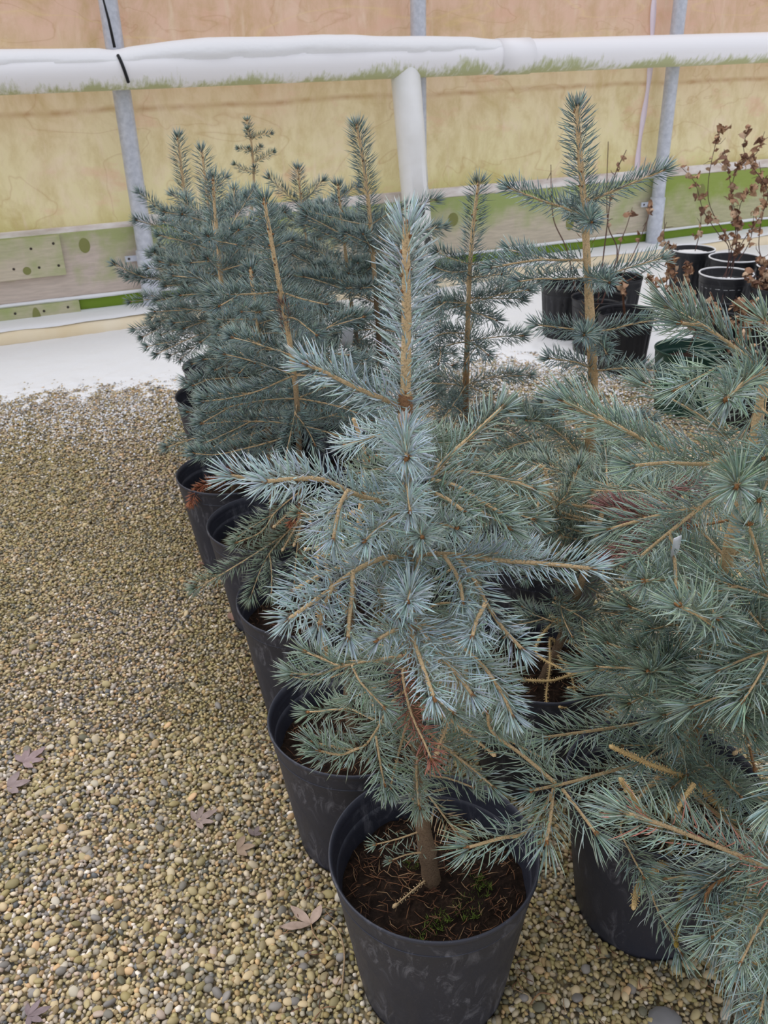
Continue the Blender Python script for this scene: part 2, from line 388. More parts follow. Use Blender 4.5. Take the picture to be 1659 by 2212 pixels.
# purlin pipe
PR = 0.084; PZ = 1.243; POFF = 0.06 + 0.044 + PR
root = empty('drain_pipe', wl(0, POFF, PZ)); root.rotation_euler = (0, 0, AZ)
def pipe(name, u0, u1, r, par, mat, k=40, wob=0.0):
    uu = np.linspace(u0, u1, max(3, int(abs(u1 - u0) * 8)))
    Vt, Ft, Tt = tube(np.stack([uu, 0 * uu, wob * np.sin(uu * 1.3)], -1), r, k); return mk_obj(name, mk_mesh(name, Vt, [Ft, Tt]), par, [mat])
pipe('tube', -4.5, 6.5, PR, root, M_PVC)
pipe('coupling', 0.66, 0.86, PR + 0.006, root, M_PVC)
tag(root, 'long horizontal white pipe stained with green algae along the wall', 'pipe')
# snow cap on the pipe
uu = np.linspace(-4.4, 0.70, 160); ths = np.linspace(math.radians(8), math.radians(150), 22)
tk = (0.010 + 0.028 * sstep(-1.35, -0.9, uu) * (1 - 0.85 * sstep(-0.3, 0.65, uu)) + 0.010 * sstep(-1.4, -2.2, uu)) * (0.8 + 0.4 * fbm(uu * 3, uu * 0, 8)) * sstep(0.70, 0.45, uu)
tk = tk - 0.012 * np.exp(-((uu + 1.35) / 0.05) ** 2)
edge = 0.35 * (fbm(uu * 7, uu * 0 + 3, 4) - 0.5)
V = []
for a in ths:
    prof = np.sin(np.clip((a - 0.5 - edge) / 1.9, 0, 1) * math.pi) ** 0.45
    r = PR - 0.004 + np.maximum(0, tk) * prof + 0.004 * (prof > 0.05)
    V.append(np.stack([uu, -r * math.cos(a), r * math.sin(a)], -1))
V = np.stack(V, 1).reshape(-1, 3); n1 = len(ths)
i = (np.arange(len(uu) - 1)[:, None] * n1 + np.arange(n1 - 1)[None]).ravel()
o = wall_obj('snow_cap', mk_mesh('snow_cap', V, np.stack([i, i + n1, i + n1 + 1, i + 1], -1)), 0, POFF, PZ, [M_SNOW])
tag(o, 'thin layer of snow lying on the long white pipe', 'snow', kind='stuff')
# drop pipe
def on_wall(px, py, off):
    r = ray(px, py); q = np.dot(WO + WN * off - CAM, WN) / np.dot(r, WN); P = CAM + r * q; return float(np.dot(P - WO, WD)), float(P[2])
u_a, z_a = on_wall(877, 175, POFF); u_b, z_b = on_wall(897, 420, POFF); lean = (u_a - u_b) / (z_a - z_b)
root = empty('drop_pipe', wl(u_a - lean * (z_a - 0.02), POFF, 0.02)); root.rotation_euler = (0, math.atan(lean), AZ)
def solid(path, r, k):
    Vt, Ft, Tt = tube(path, r, k); return bpy.data.objects.new('tmp', mk_mesh('tmp', Vt, [Ft, Tt], smooth=False))
body = solid([(0, 0, 0), (0, 0, 0.4), (0, 0, 0.8), (0, 0, PZ - 0.02)], 0.078, 48)
cuts = [solid([(0, 0, 0.02), (0, 0, 0.5), (0, 0, PZ - 0.05)], 0.073, 48)]
for zc, th, rr in [(0.475, -100, 0.032), (0.60, -28, 0.03), (0.30, -70, 0.03)]:
    t = math.radians(th); cuts.append(solid([(0.03 * math.cos(t), 0.03 * math.sin(t), zc), (0.06 * math.cos(t), 0.06 * math.sin(t), zc), (0.12 * math.cos(t), 0.12 * math.sin(t), zc)], rr, 20))
for q in [body] + cuts: COL.objects.link(q)
for q in cuts:
    md = body.modifiers.new('cut', 'BOOLEAN'); md.operation = 'DIFFERENCE'; md.solver = 'EXACT'; md.object = q
dg = bpy.context.evaluated_depsgraph_get(); me = bpy.data.meshes.new_from_object(body.evaluated_get(dg)); me.name = 'tube'
for q in [body] + cuts: bpy.data.objects.remove(q, do_unlink=True)
me.materials.clear(); mk_obj('tube', me, root, [M_PVC2])
tag(root, 'white vertical drop pipe with round grey holes under the long pipe', 'pipe')
# black straps on the left post
root = empty('cable_strap', wl(-1.335, POFF, PZ)); root.rotation_euler = (0, 0, AZ)
a = np.linspace(math.radians(-35), math.radians(45), 10); r = PR + 0.004
Vt, Ft, Tt = tube(catmull(np.stack([0.012 - 0.02 * (a + 0.2), -r * np.cos(a), r * np.sin(a)], -1), 3), 0.0075, 6); mk_obj('lower_strap', mk_mesh('lower_strap', Vt, [Ft, Tt]), root, [M_STRAP])
Vt, Ft, Tt = tube([(-0.006, 0.02, PR + 0.01), (-0.012, 0.035, PR + 0.12), (-0.024, 0.037, PR + 0.22)], [0.007, 0.006, 0.004], 6); mk_obj('upper_strap', mk_mesh('upper_strap', Vt, [Ft, Tt]), root, [M_STRAP])
tag(root, 'black cable strap tying the long white pipe to a hoop post', 'strap')
# rolled sheet lying at the foot of the wall, snow on it
RR = 0.045; ROFF = 0.16
uu = np.linspace(-4.5, 6.5, 150)
Vt, Ft, Tt = tube(np.stack([uu, 0.03 * (fbm(uu * 0.9, uu * 0, 9) - .5), 0.02 * (fbm(uu * 1.3, uu * 0 + 4, 9) - .5)], -1), RR + 0.015 * (fbm(uu * 2, uu * 0, 12) - .5), 20)
o = wall_obj('sheet_roll', mk_mesh('sheet_roll', Vt, [Ft, Tt]), 0, ROFF, 0.056, [M_ROLL]); tag(o, 'cream roll of plastic sheet lying along the foot of the wall', 'sheet roll')
V = []; ns = 18
for q in np.linspace(0, 1, ns):
    off = 0.010 + (ROFF + 0.012 + 0.022 * (fbm(uu * 6, uu * 0 + 1, 21) - .5)) * q
    arc = 0.056 + np.sqrt(np.maximum(1e-6, (RR + 0.004) ** 2 - np.maximum(0, off - ROFF) ** 2))
    z = arc + 0.014 * (1 - q ** 5) + 0.010 * (fbm(uu * 2 + q, uu * 0 + q * 3, 30) - .5) * (1 - q)
    V.append(np.stack([uu, -off, z], -1))
V = np.stack(V, 1).reshape(-1, 3); i = (np.arange(len(uu) - 1)[:, None] * ns + np.arange(ns - 1)[None]).ravel()
o = wall_obj('snow_ridge', mk_mesh('snow_ridge', V, np.stack([i, i + 1, i + ns + 1, i + ns], -1)), 0, 0, 0, [M_SNOW]); tag(o, 'smooth white snow ridge on top of the cream sheet roll', 'snow', kind='stuff')

# ------------------------------------------------------------------ ground: bed, pebbles, snow
bed = mk_obj('floor', mk_mesh('floor', [(-14, -12, -0.004), (14, -12, -0.004), (14, 14, -0.004), (-14, 14, -0.004)], np.array([[0, 1, 2, 3]])), None, [M_BED])
tag(bed, 'pea gravel floor of the hoop house', kind='structure')
def snow_edge(x): return 3.62 + 0.10 * np.sin(x * 2.1 + 0.5) - 0.14 * np.exp(-((x + 1.9) / 0.5) ** 2)
def snow_h(x, y):
    e = snow_edge(x); t = y - e
    h = 0.042 * sstep(-0.15, 1.2, t) - 0.010 + 0.017 * sstep(-0.55, 0.30, t) + 0.026 * (fbm(x * 26, y * 18, 40, 4) - 0.5) * (1 - 0.75 * sstep(0.0, 0.8, t)) + 0.012 * (fbm(x * 2, y * 2, 44) - .5)
    return np.where(t < -0.75, -0.02, h - 0.004)
gx = np.concatenate([np.linspace(-4.2, -2.3, 30)[:-1], np.linspace(-2.3, 2.6, 330), np.linspace(2.6, 6, 40)[1:]]); gy = np.concatenate([np.linspace(0, 0.5, 120)[:-1], np.linspace(0.5, 1.0, 40)])
X, Y = np.meshgrid(gx, gy); YW = 5.25 + X * math.tan(AZ) - 0.03; Y0 = np.minimum(2.9, YW - 0.3); Y = Y0 + (YW - Y0) * Y; V = np.stack([X, Y, snow_h(X, Y)], -1).reshape(-1, 3); nn = len(gx)
ii = (np.arange(len(gy) - 1)[:, None] * nn + np.arange(nn - 1)[None]).ravel()
o = mk_obj('snow_cover', mk_mesh('snow_cover', V, np.stack([ii, ii + 1, ii + nn + 1, ii + nn], -1)), None, [M_SNOW]); tag(o, 'thin white snow covering the gravel towards the wall', 'snow', kind='stuff')

rg_ = np.random.default_rng(21); n_ = 15000
X = rg_.uniform(-2.4, 2.2, n_); Y = snow_edge(X) + np.minimum(rg_.normal(-0.10, 0.25, n_), 0.3); R_ = rg_.uniform(0.0025, 0.007, n_)
OV = np.array([(1, 0, 0), (-1, 0, 0), (0, 1, 0), (0, -1, 0), (0, 0, .7), (0, 0, -.7)]); OF = np.array([[0, 2, 4], [2, 1, 4], [1, 3, 4], [3, 0, 4], [2, 0, 5], [1, 2, 5], [3, 1, 5], [0, 3, 5]])
V = (OV[None] * R_[:, None, None] * rg_.uniform(0.6, 1.4, (n_, 6, 1)) + np.stack([X, Y, rg_.uniform(0.003, 0.010, n_)], -1)[:, None]).reshape(-1, 3)
o2 = mk_obj('snow_crumbs', mk_mesh('snow_crumbs', V, (OF[None] + (np.arange(n_) * 6)[:, None, None]).reshape(-1, 3)), o, [M_SNOW]); o2['kind'] = 'stuff'

# pots of the spruces: key -> (x, y, rim radius, height)
POTS = dict(P1=(0.056, 0.880), P2=(-0.062, 1.175), P3=(-0.170, 1.557), P4=(-0.285, 1.891), P5=(-0.418, 2.192), P6=(-0.443, 2.498), P7=(-0.548, 2.821), P8=(-0.580, 3.135),
            M1=(0.292, 1.337), R1=(0.420, 1.000), R2=(0.70, 0.80), K=(0.360, 1.735), Q1=(0.10, 1.99), Q2=(-0.05, 2.32), Q3=(-0.17, 2.66), Q4=(-0.30, 2.98), Q5=(0.64, 1.50), Q6=(0.15, 1.62))
FAR = dict(A=(1.08, 3.75), A2=(1.02, 4.005), A3=(0.92, 4.245), A4=(1.19, 4.32), B=(1.71, 4.30), B2=(1.72, 4.84), B3=(1.86, 4.60), B4=(2.03, 4.40), B5=(1.87, 4.06), B6=(1.50, 3.72), B7=(1.63, 3.48), G=(1.19, 3.25), G2=(1.41, 3.09))
ico = None
def icos(sub):
    import bmesh
    bm = bmesh.new(); bmesh.ops.create_icosphere(bm, subdivisions=sub, radius=1.0)
    V = np.array([v.co[:] for v in bm.verts]); F = np.array([[v.index for v in f.verts] for f in bm.faces]); bm.free(); return V, F
I1V, I1F = icos(1); I2V, I2F = icos(2)
def peb_cols(n, x, y, rng):
    pal = np.array([s2l(*c) for c in [(198, 182, 146), (182, 170, 132), (206, 194, 172), (162, 156, 146), (142, 140, 138), (228, 222, 212), (112, 116, 118), (174, 152, 122), (204, 174, 134), (172, 162, 122), (190, 174, 160)]])
    p = np.array([.17, .15, .12, .10, .08, .06, .06, .09, .05, .07, .05])
    c = pal[rng.choice(len(pal), n, p=p)] * rng.uniform(0.62, 1.24, (n, 1)) * np.array([1.04, 0.98, 0.94])
    g = sstep(0.40, 0.62, fbm(x * 2.6 + 3, y * 1.8, 60) + 0.16 * sstep(-0.9, -0.35, x) * sstep(3.2, 2.0, y) - 0.04)[:, None] * rng.uniform(0.25, 1, (n, 1))     # algae zones on the stones
    g = np.maximum(g, 1.0 * (sstep(0.0, 0.2, x) * sstep(1.8, 1.1, y))[:, None] * rng.uniform(0.35, 1, (n, 1)))
    c = c * (1 - 0.42 * g) + np.array(s2l(148, 138, 60)) * 0.42 * g
    return c
def in_view(x, y, mx=90):
    dz = -CH; cp, sp = math.cos(CP), math.sin(CP)
    D_ = y * cp - dz * sp; px = x / D_ * CF; py = -(y * sp + dz * cp) / D_ * CF
    c, s = math.cos(CR), math.sin(CR); a = W / 2 + c * px - s * py; b = H / 2 + s * px + c * py
    return (a > -mx * 6) & (a < W + mx * 3) & (b > 0) & (b < H + mx * 3), a, b
rng = np.random.default_rng(5)
sp_ = 0.0079
xs = np.arange(-2.6, 2.0, sp_); ys = np.arange(0.40, 4.05, sp_ * 0.9)
X, Y = np.meshgrid(xs, ys); X = X + (np.arange(len(ys)) % 2)[:, None] * sp_ / 2
X = (X + rng.uniform(-.42, .42, X.shape) * sp_).ravel(); Y = (Y + rng.uniform(-.42, .42, Y.shape) * sp_).ravel()
k, ax_, ay_ = in_view(X, Y)
out_ = (ax_ < -20) | (ax_ > W + 20) | (ay_ > H + 20)
k &= ~((Y > 2.4) & (rng.random(len(X)) < 0.2))
k &= ~(out_ & (rng.random(len(X)) < 0.3))
k &= ~((X > -0.05) & (Y > 2.3) & (rng.random(len(X)) < 0.35))
for n_, (cx, cy) in POTS.items(): k &= (X - cx) ** 2 + (Y - cy) ** 2 > 0.112 ** 2
out_ = out_[k]; X = X[k]; Y = Y[k]; ax_ = ax_[k]; ay_ = ay_[k]; N = len(X)
R = np.clip(rng.lognormal(math.log(0.0046), 0.22, N), 0.0028, 0.0088) * (1 + 0.12 * (Y > 2.4) + 0.15 * out_)
S = np.stack([R * rng.uniform(0.95, 1.45, N), R * rng.uniform(0.75, 1.05, N), R * rng.uniform(0.5, 0.8, N)], -1)
TH = rng.uniform(0, 2 * math.pi, N); TL = rng.normal(0, 0.28, N); TL2 = rng.normal(0, 0.28, N)
Zc = rng.uniform(0.0, 0.0055, N) + S[:, 2] * 0.25
CC = peb_cols(N, X, Y, rng)
def rotm(th, a, b):
    c, s = np.cos(th), np.sin(th); Rz = np.zeros((len(th), 3, 3)); Rz[:, 0, 0] = c; Rz[:, 0, 1] = -s; Rz[:, 1, 0] = s; Rz[:, 1, 1] = c; Rz[:, 2, 2] = 1
    c, s = np.cos(a), np.sin(a); Rx = np.zeros_like(Rz); Rx[:, 0, 0] = 1; Rx[:, 1, 1] = c; Rx[:, 1, 2] = -s; Rx[:, 2, 1] = s; Rx[:, 2, 2] = c
    c, s = np.cos(b), np.sin(b); Ry = np.zeros_like(Rz); Ry[:, 1, 1] = 1; Ry[:, 0, 0] = c; Ry[:, 0, 2] = s; Ry[:, 2, 0] = -s; Ry[:, 2, 2] = c
    return Rz @ Rx @ Ry
RM = rotm(TH, TL, TL2)
# the 300 that show largest and are not under foliage become single pebbles
shown = (ax_ > 8) & (ax_ < W - 8) & (ay_ > 40) & (ay_ < H - 8) & ((ax_ < 560) | ((ay_ > 1930) & (ax_ < 740)) | ((ay_ > 2090) & (ax_ > 1130)))
siz = np.where(shown, S[:, 0] * S[:, 1] / (Y ** 2 * 0.6 + 1.0) ** 1.0, 0); big = np.argsort(-siz)[:300]
mask = np.ones(N, bool); mask[big] = False
BV = I1V
far_ = mask & ((Y > 1.45) | out_); mask = mask & ~far_
jit = 1 + 0.14 * rng.standard_normal((int(mask.sum()), 12))
Vn = np.einsum('nij,nkj->nki', RM[mask], BV[None] * jit[..., None] * S[mask][:, None]) + np.stack([X, Y, Zc], -1)[mask][:, None]
nF = (I1F[None] + (np.arange(len(Vn)) * 12)[:, None, None]).reshape(-1, 3)
jf = 1 + 0.18 * rng.standard_normal((int(far_.sum()), 6)); Vf = np.einsum('nij,nkj->nki', RM[far_], OV[None] * np.array([1.12, 1.12, 1.5]) * jf[..., None] * S[far_][:, None]) + np.stack([X, Y, Zc], -1)[far_][:, None]
nF = np.concatenate([nF, (OF[None] + (np.arange(len(Vf)) * 6)[:, None, None]).reshape(-1, 3) + len(Vn) * 12])
o = mk_obj('gravel', mk_mesh('gravel', np.concatenate([Vn.reshape(-1, 3), Vf.reshape(-1, 3)]), nF, np.concatenate([np.repeat(CC[mask], 12, 0), np.repeat(CC[far_], 6, 0)])), bed, [M_PEB]); o['kind'] = 'stuff'; o['label'] = 'small rounded tan, grey and olive pebbles'
# twelve pebble shapes x a few colours, shared by the single pebbles
shapes = []
for q in range(30):
    jv = 1 + 0.10 * np.random.default_rng(q).standard_normal(len(I2V)); jv = (jv + jv.mean()) / 2
    j2 = I2V * jv[:, None]; j2[:, 0] += 0.12 * j2[:, 1] * np.random.default_rng(q).uniform(-1, 1)
    shapes.append(mk_mesh('pebble', j2, I2F, np.tile(CC[big[q * 10]], (len(I2V), 1)))); shapes[-1].materials.append(M_PEB)
for q, b in enumerate(big):
    o = mk_obj('pebble', shapes[q % 30], bed)
    mt = Matrix(RM[b].tolist()).to_4x4() @ Matrix.Diagonal((*(S[b] * 1.08), 1)); mt.translation = (X[b], Y[b], Zc[b] + 0.002); o.matrix_local = mt
del Vn, nF

# ------------------------------------------------------------------ spruces
TAN = np.array(s2l(214, 186, 146)); TAN2 = np.array(s2l(222, 192, 138)); BRN = np.array(s2l(150, 112, 78)); BARK = np.array(s2l(124, 104, 84)); BUD = np.array(s2l(170, 124, 84))
BLUE = np.array(s2l(190, 209, 216)); BLUG = np.array(s2l(172, 191, 186)); GRN = np.array(s2l(142, 159, 142)); DGRN = np.array(s2l(116, 134, 120)); TEAL = np.array(s2l(124, 144, 140)); BACK = np.array(s2l(112, 134, 136))
RED = np.array(s2l(158, 106, 92)); ORG = np.array(s2l(186, 116, 84)); MAR = np.array(s2l(124, 86, 84)); PINK = np.array(s2l(206, 140, 124))
UP = np.array([0, 0, 1.0])
def resample(P, n):
    d = np.concatenate([[0], np.cumsum(np.linalg.norm(np.diff(P, axis=0), axis=1))]); s = np.linspace(0, d[-1], n)
    return np.stack([np.interp(s, d, P[:, i]) for i in range(3)], 1), d[-1]
def needles(g, P, rad, nl, dens, wid, col, rng, ang=1.05, seg=2, s0=0.0, s1=1.0, upb=0.25, fwd=0.2, under=1.0, tip=True, vary=0.22):
    P = np.asarray(P); d = np.concatenate([[0], np.cumsum(np.linalg.norm(np.diff(P, axis=0), axis=1))]); L = d[-1]
    N = max(4, int(dens * L * (s1 - s0)))
    s = (s0 + (s1 - s0) * (np.arange(N) + rng.random(N)) / N) * L
    nt = 0
    if tip:
        nt = int(14 + dens * 0.006); s = np.concatenate([s, L * (1 - 0.015 * rng.random(nt))])
    n = len(s)
    pos = np.stack([np.interp(s, d, P[:, i]) for i in range(3)], 1)
    Tn = unit(np.gradient(P, axis=0)); T = unit(np.stack([np.interp(s, d, Tn[:, i]) for i in range(3)], 1))
    r = np.interp(s, d, np.linspace(rad[0], rad[1], len(d)))
    ref = np.where(np.abs(T[:, 2:3]) > 0.93, np.array([[0.0, -1.0, 0.0]]), UP[None])
    Uv = unit(ref - T * np.sum(ref * T, 1, keepdims=True)); Sv = np.cross(T, Uv)
    phi = np.arange(n) * 2.39996 + rng.normal(0, 0.25, n)
    a = ang + rng.normal(0, 0.13, n); q = s / L
    a = a * (1 - 0.35 * np.clip((q - 0.88) / 0.12, 0, 1))
    if nt: a[-nt:] = np.sqrt(rng.random(nt)) * ang * 0.75
    if under < 1.0:
        keep = (np.cos(phi) > -0.35) | (rng.random(n) < under); 
        if nt: keep[-nt:] = True
        pos, T, r, Uv, Sv, phi, a, q = [z[keep] for z in (pos, T, r, Uv, Sv, phi, a, q)]; n = len(pos)
    Rv = np.cos(phi)[:, None] * Uv + np.sin(phi)[:, None] * Sv
    dr = np.cos(a)[:, None] * T + np.sin(a)[:, None] * Rv
    ln = (nl * rng.uniform(0.78, 1.12, n) * (1 - 0.18 * (q > 0.95)))[:, None]
    b0 = pos + Rv * r[:, None] * 0.85
    bend = (T * fwd + UP * upb) * ln * 0.3
    B1 = unit(np.cross(dr, Rv + 0.001)); B2 = np.cross(dr, B1)
    w = wid * rng.uniform(0.85, 1.15, n)[:, None]
    c3 = [(math.cos(t), math.sin(t)) for t in (0.3, 2.394, 4.489)]
    if seg == 2:
        m1 = b0 + dr * ln * 0.35 + bend * 0.1; m2 = b0 + dr * ln * 0.78 + bend * 0.55; tp = b0 + dr * ln + bend
        V = np.stack([b0] + [m1 + (B1 * c + B2 * s_) * w * 0.5 for c, s_ in c3] + [m2 + (B1 * c + B2 * s_) * w * 0.42 for c, s_ in c3] + [tp], 1)
        F = np.array([[0, 2, 1], [0, 3, 2], [0, 1, 3], [1, 2, 5], [1, 5, 4], [2, 3, 6], [2, 6, 5], [3, 1, 4], [3, 4, 6], [4, 5, 7], [5, 6, 7], [6, 4, 7]])
    else:
        m1 = b0 + dr * ln * 0.5 + bend * 0.2; tp = b0 + dr * ln + bend
        V = np.stack([b0] + [m1 + (B1 * c + B2 * s_) * w * 0.5 for c, s_ in c3] + [tp], 1)
        F = np.array([[0, 2, 1], [0, 3, 2], [0, 1, 3], [1, 2, 4], [2, 3, 4], [3, 1, 4]])
    kk = V.shape[1]
    cc = col if col.ndim == 2 else np.tile(col, (n, 1))
    if col.ndim == 2: cc = col[rng.integers(0, len(col), n)]
    c = cc * rng.uniform(1 - vary, 1 + vary, (n, 1)) * (1 + rng.normal(0, 0.05, (n, 3)))
    C = np.repeat(c[:, None], kk, 1); C[:, -1] = C[:, -1] * 0.75 + np.array(s2l(196, 184, 140)) * 0.25
    g.add(V.reshape(-1, 3), (F[None] + (np.arange(n) * kk)[:, None, None]).reshape(-1, 3), C.reshape(-1, 3))
def bud(g, p, t, r, col=BUD):
    V = I1V * r; V = V + np.outer(V @ t, t) * 0.7; g.add(V + p + t * r * 0.6, I1F, np.asarray(col))
def wood(g, P, rad, col, k=7, rough=None, rng=RNG):
    n = len(P); r = np.linspace(rad[0], rad[1], n)
    add_tube(g, P, r, col, k)

class Tree:
    def __init__(s, key, label, Y, trunk, rad, nl=0.032, dens=1400, wid=0.00115, seg=2, col=BLUE, seed=1, group=None, pot=None, tier=0, barkcol=None, leader=0.3, fwd=0.2, upb=0.25, ang=1.0, nopot=False, lead_dens=None, lead_col=None, shoot=TAN):
        s.x, s.y = POTS[key]; s.key = key; s.rng = np.random.default_rng(seed); 
        if seg == 1: wid *= 1.45; dens *= 0.95; lead_dens = (lead_dens or dens / 0.95) * 0.95; nl *= 1.06
        s.far = seg == 1; s.nl = nl; s.dens = dens; s.wid = wid; s.seg = seg; s.col = col; s.Y = Y; s.shoot = shoot; s.fwd = fwd; s.upb = upb; s.ang = ang; s.lead = leader
        s.root = empty('potted_spruce', (s.x, s.y, 0)); tag(s.root, label, 'spruce', group)
        s.off = np.array([s.x, s.y, 0.0])
        # trunk through the traced points, foot in the middle of the soil
        pts = [np.array([s.x, s.y, 0.19]) if p is None else at_y(p[0], p[1], Y) for p in trunk]
        s.T = catmull(np.array(pts), 8)
        s.rad = rad
        g = Geo(); nT = len(s.T); d = np.concatenate([[0], np.cumsum(np.linalg.norm(np.diff(s.T, axis=0), axis=1))]); s.d = d
        r = np.interp(d / d[-1], np.linspace(0, 1, len(rad)), rad)
        c0 = BARK if barkcol is None else barkcol
        cs = c0[None] * (1 - sstep(0.45, 0.75, d / d[-1]))[:, None] + shoot[None] * sstep(0.45, 0.75, d / d[-1])[:, None]
        Vt, Ft, Tt = tube(s.T, r * (1 + 0.06 * s.rng.standard_normal(nT)), 10); C = np.concatenate([np.repeat(cs, 10, 0), cs[:1], cs[-1:]])
        n0 = g.n; g.add(Vt, Ft, C); g.F[3].append(Tt + n0)
        tdir = unit(s.T[-1] - s.T[-3])
        if leader > 0:
            for q in range(5):
                t = unit(tdir + 0.8 * s.rng.standard_normal(3) * (q > 0)); bud(g, s.T[-1] - tdir * 0.006 * (q > 0), t, 0.0026)
            for q in range(9):       # buds along the leader
                i = int(nT * (1 - leader * s.rng.random())) - 1; t = unit(np.cross(tdir, s.rng.standard_normal(3)) + 0.4 * tdir); bud(g, s.T[i] + t * r[i] * 0.8, t, 0.0021, BUD * 0.75)
        s.trunk = mk_obj('trunk', g.mesh('trunk', s.off), s.root, [M_WOOD])
        if leader > 0:
            g = Geo(); a = np.searchsorted(d, d[-1] * (1 - leader)); PL = s.T[a:]
            lc = col if lead_col is None else lead_col
            needles(g, PL, (r[a], r[-1]), nl * 1.05, (lead_dens or dens), wid, lc, s.rng, ang=1.15, seg=seg, upb=0.3, fwd=0.1)
            s.leader_needles = mk_obj('needles', g.mesh('needles', s.off), s.trunk, [M_NEEDLE]); s.leader_needles['kind'] = 'stuff'
    def tpx(s):
        P = s.T - CAM; cp, sp = math.cos(CP), math.sin(CP); D_ = P[:, 1] * cp - P[:, 2] * sp; u = P[:, 1] * sp + P[:, 2] * cp
        x = P[:, 0] / D_ * CF; y = -u / D_ * CF; c, q = math.cos(CR), math.sin(CR); return W / 2 + c * x - q * y, H / 2 + q * x + c * y
    def emit(s, paths, name='branch', col=None, dens=None, nl=None, bare=False, wcol=None, wid=None, ang=None, under=0.6, r0=0.0027, buds=True, nfrom=0.05, label=None, upb=None, vary=0.26, tipbuds=1):
        gw = Geo(); gn = Geo(); rng = s.rng; col = s.col if col is None else col; wcol = s.shoot if wcol is None else wcol
        for q, P in enumerate(paths):
            P, L = resample(np.asarray(P), max(6, int(len(P))))
            r_ = r0 * (1.0 if bare else (0.6 if s.far else 0.72)); ra = (r_ * (1.0 if q == 0 else 0.8), r_ * 0.6)
            cc = wcol * rng.uniform(0.85, 1.12)
            wood(gw, P, ra, cc, 6)
            t = unit(P[-1] - P[-2])
            if bare:
                needles(gn, P, ra, 0.0042, 900, 0.0016, wcol * 1.05, rng, ang=1.2, seg=1, upb=0, fwd=0, tip=False)
                bud(gw, P[-1], t, 0.0034, wcol)
            else:
                needles(gn, P, ra, (nl or s.nl), (dens or s.dens), (wid or s.wid), col, rng, ang=s.ang if ang is None else ang, seg=s.seg, s0=nfrom if q == 0 else 0.04, under=under, upb=s.upb if upb is None else upb, fwd=s.fwd, vary=vary)
                if buds:
                    for b in range(tipbuds): bud(gw, P[-1], unit(t + (0.9 * rng.standard_normal(3) if b else 0)), 0.0026)
        b = mk_obj(name, gw.mesh(name, s.off), s.root, [M_WOOD])
        if label: b['label'] = label
        nn = mk_obj('needles' if not bare else 'needle_pegs', gn.mesh('needles', s.off), b, [M_NEEDLE]); nn['kind'] = 'stuff'
        return b
    def br(s, pts, dy, sides=0, sl=0.42, y0=0.0, subs=(), attach=True, **kw):
        """pts: traced pixels from the trunk outwards; dy: how far the tip reaches in depth; subs: further traced shoots [(pts, dy0, dy1)]"""
        pts = np.asarray(pts, float); seg = np.concatenate([[0], np.cumsum(np.linalg.norm(np.diff(pts, axis=0), axis=1))]); f = seg / max(seg[-1], 1)
        P = [at_y(px, py, s.Y + y0 + (dy - y0) * q) for (px, py), q in zip(pts, f)]
        if attach:
            tx, ty = s.tpx(); i = int(np.argmin((tx - pts[0, 0]) ** 2 + (ty - pts[0, 1]) ** 2))
            if math.hypot(tx[i] - pts[0, 0], ty[i] - pts[0, 1]) < 14: P[0] = s.T[i]
            else: P = [s.T[i]] + P
        P = catmull(np.array(P), 7); paths = [P]
        for (sp, d0, d1) in subs:
            sp = np.asarray(sp, float); n = len(sp)
            paths.append(catmull(np.array([at_y(px, py, s.Y + d0 + (d1 - d0) * q / (n - 1)) for q, (px, py) in enumerate(sp)]), 6))
        paths += s.twigs(P, sides, sl)
        return s.emit(paths, **kw)
    def twigs(s, P, n, sl, lo=0.22, hi=0.8, droop=0.0):
        out = []; d = np.concatenate([[0], np.cumsum(np.linalg.norm(np.diff(P, axis=0), axis=1))]); L = d[-1]; rng = s.rng; side = rng.choice([-1, 1])
        for q in range(n):
            f = lo + (hi - lo) * (q + 0.3 + 0.4 * rng.random()) / n; i = min(len(P) - 2, int(np.searchsorted(d, f * L))); T = unit(P[min(i + 1, len(P) - 1)] - P[max(i - 1, 0)])
            Sv = np.cross(T, UP); Sv = Sv / (np.linalg.norm(Sv) + 1e-6); side = -side
            v = unit(T * 0.75 + Sv * side * rng.uniform(0.6, 0.9) + UP * rng.uniform(-0.25, 0.12)); l = L * sl * (1.15 - f) * rng.uniform(0.8, 1.2) + 0.02
            t = np.linspace(0, 1, 6)[:, None]; out.append(P[i] + v * l * t + (T * 0.25 * l - UP * (0.06 + droop) * l) * t ** 2)
        return out
    def fill(s, z0, z1, whorls, per, Lb, Lt, az=(0, 2 * math.pi), slope=(-0.1, 0.35), droop=0.25, sides=3, **kw):
        rng = s.rng; zt = s.T[:, 2]
        if s.lead > 0: z1 = min(z1, float(zt[np.searchsorted(s.d, s.d[-1] * (1 - s.lead))]) - 0.01)
        for w in range(whorls):
            z = z0 + (z1 - z0) * (w + 0.15 + 0.7 * rng.random()) / whorls; fz = (z - z0) / (z1 - z0 + 1e-6)
            i = int(np.argmin(np.abs(zt - z))); a0 = rng.random() * 6.28
            for k in range(per):
                u = (k + 0.25 + 0.5 * rng.random()) / per; a = az[0] + (az[1] - az[0]) * u + (a0 if az[1] - az[0] > 6 else 0)
                L = (Lb + (Lt - Lb) * fz) * rng.uniform(0.7, 1.15); sl = slope[0] + (slope[1] - slope[0]) * fz + rng.normal(0, 0.1)
                v = np.array([math.cos(a), math.sin(a), sl]); t = np.linspace(0, 1, 9)[:, None]
                P = s.T[i] + v * L * t + np.array([0, 0, -1.0]) * droop * L * (t ** 2) + np.array([-math.sin(a), math.cos(a), 0]) * L * 0.12 * rng.normal() * t ** 2
                tw = s.twigs(P, max(1, int(sides * (1.2 - 0.6 * fz))), 0.48, 0.25, 0.85)
                s.emit([P] + tw, **kw)

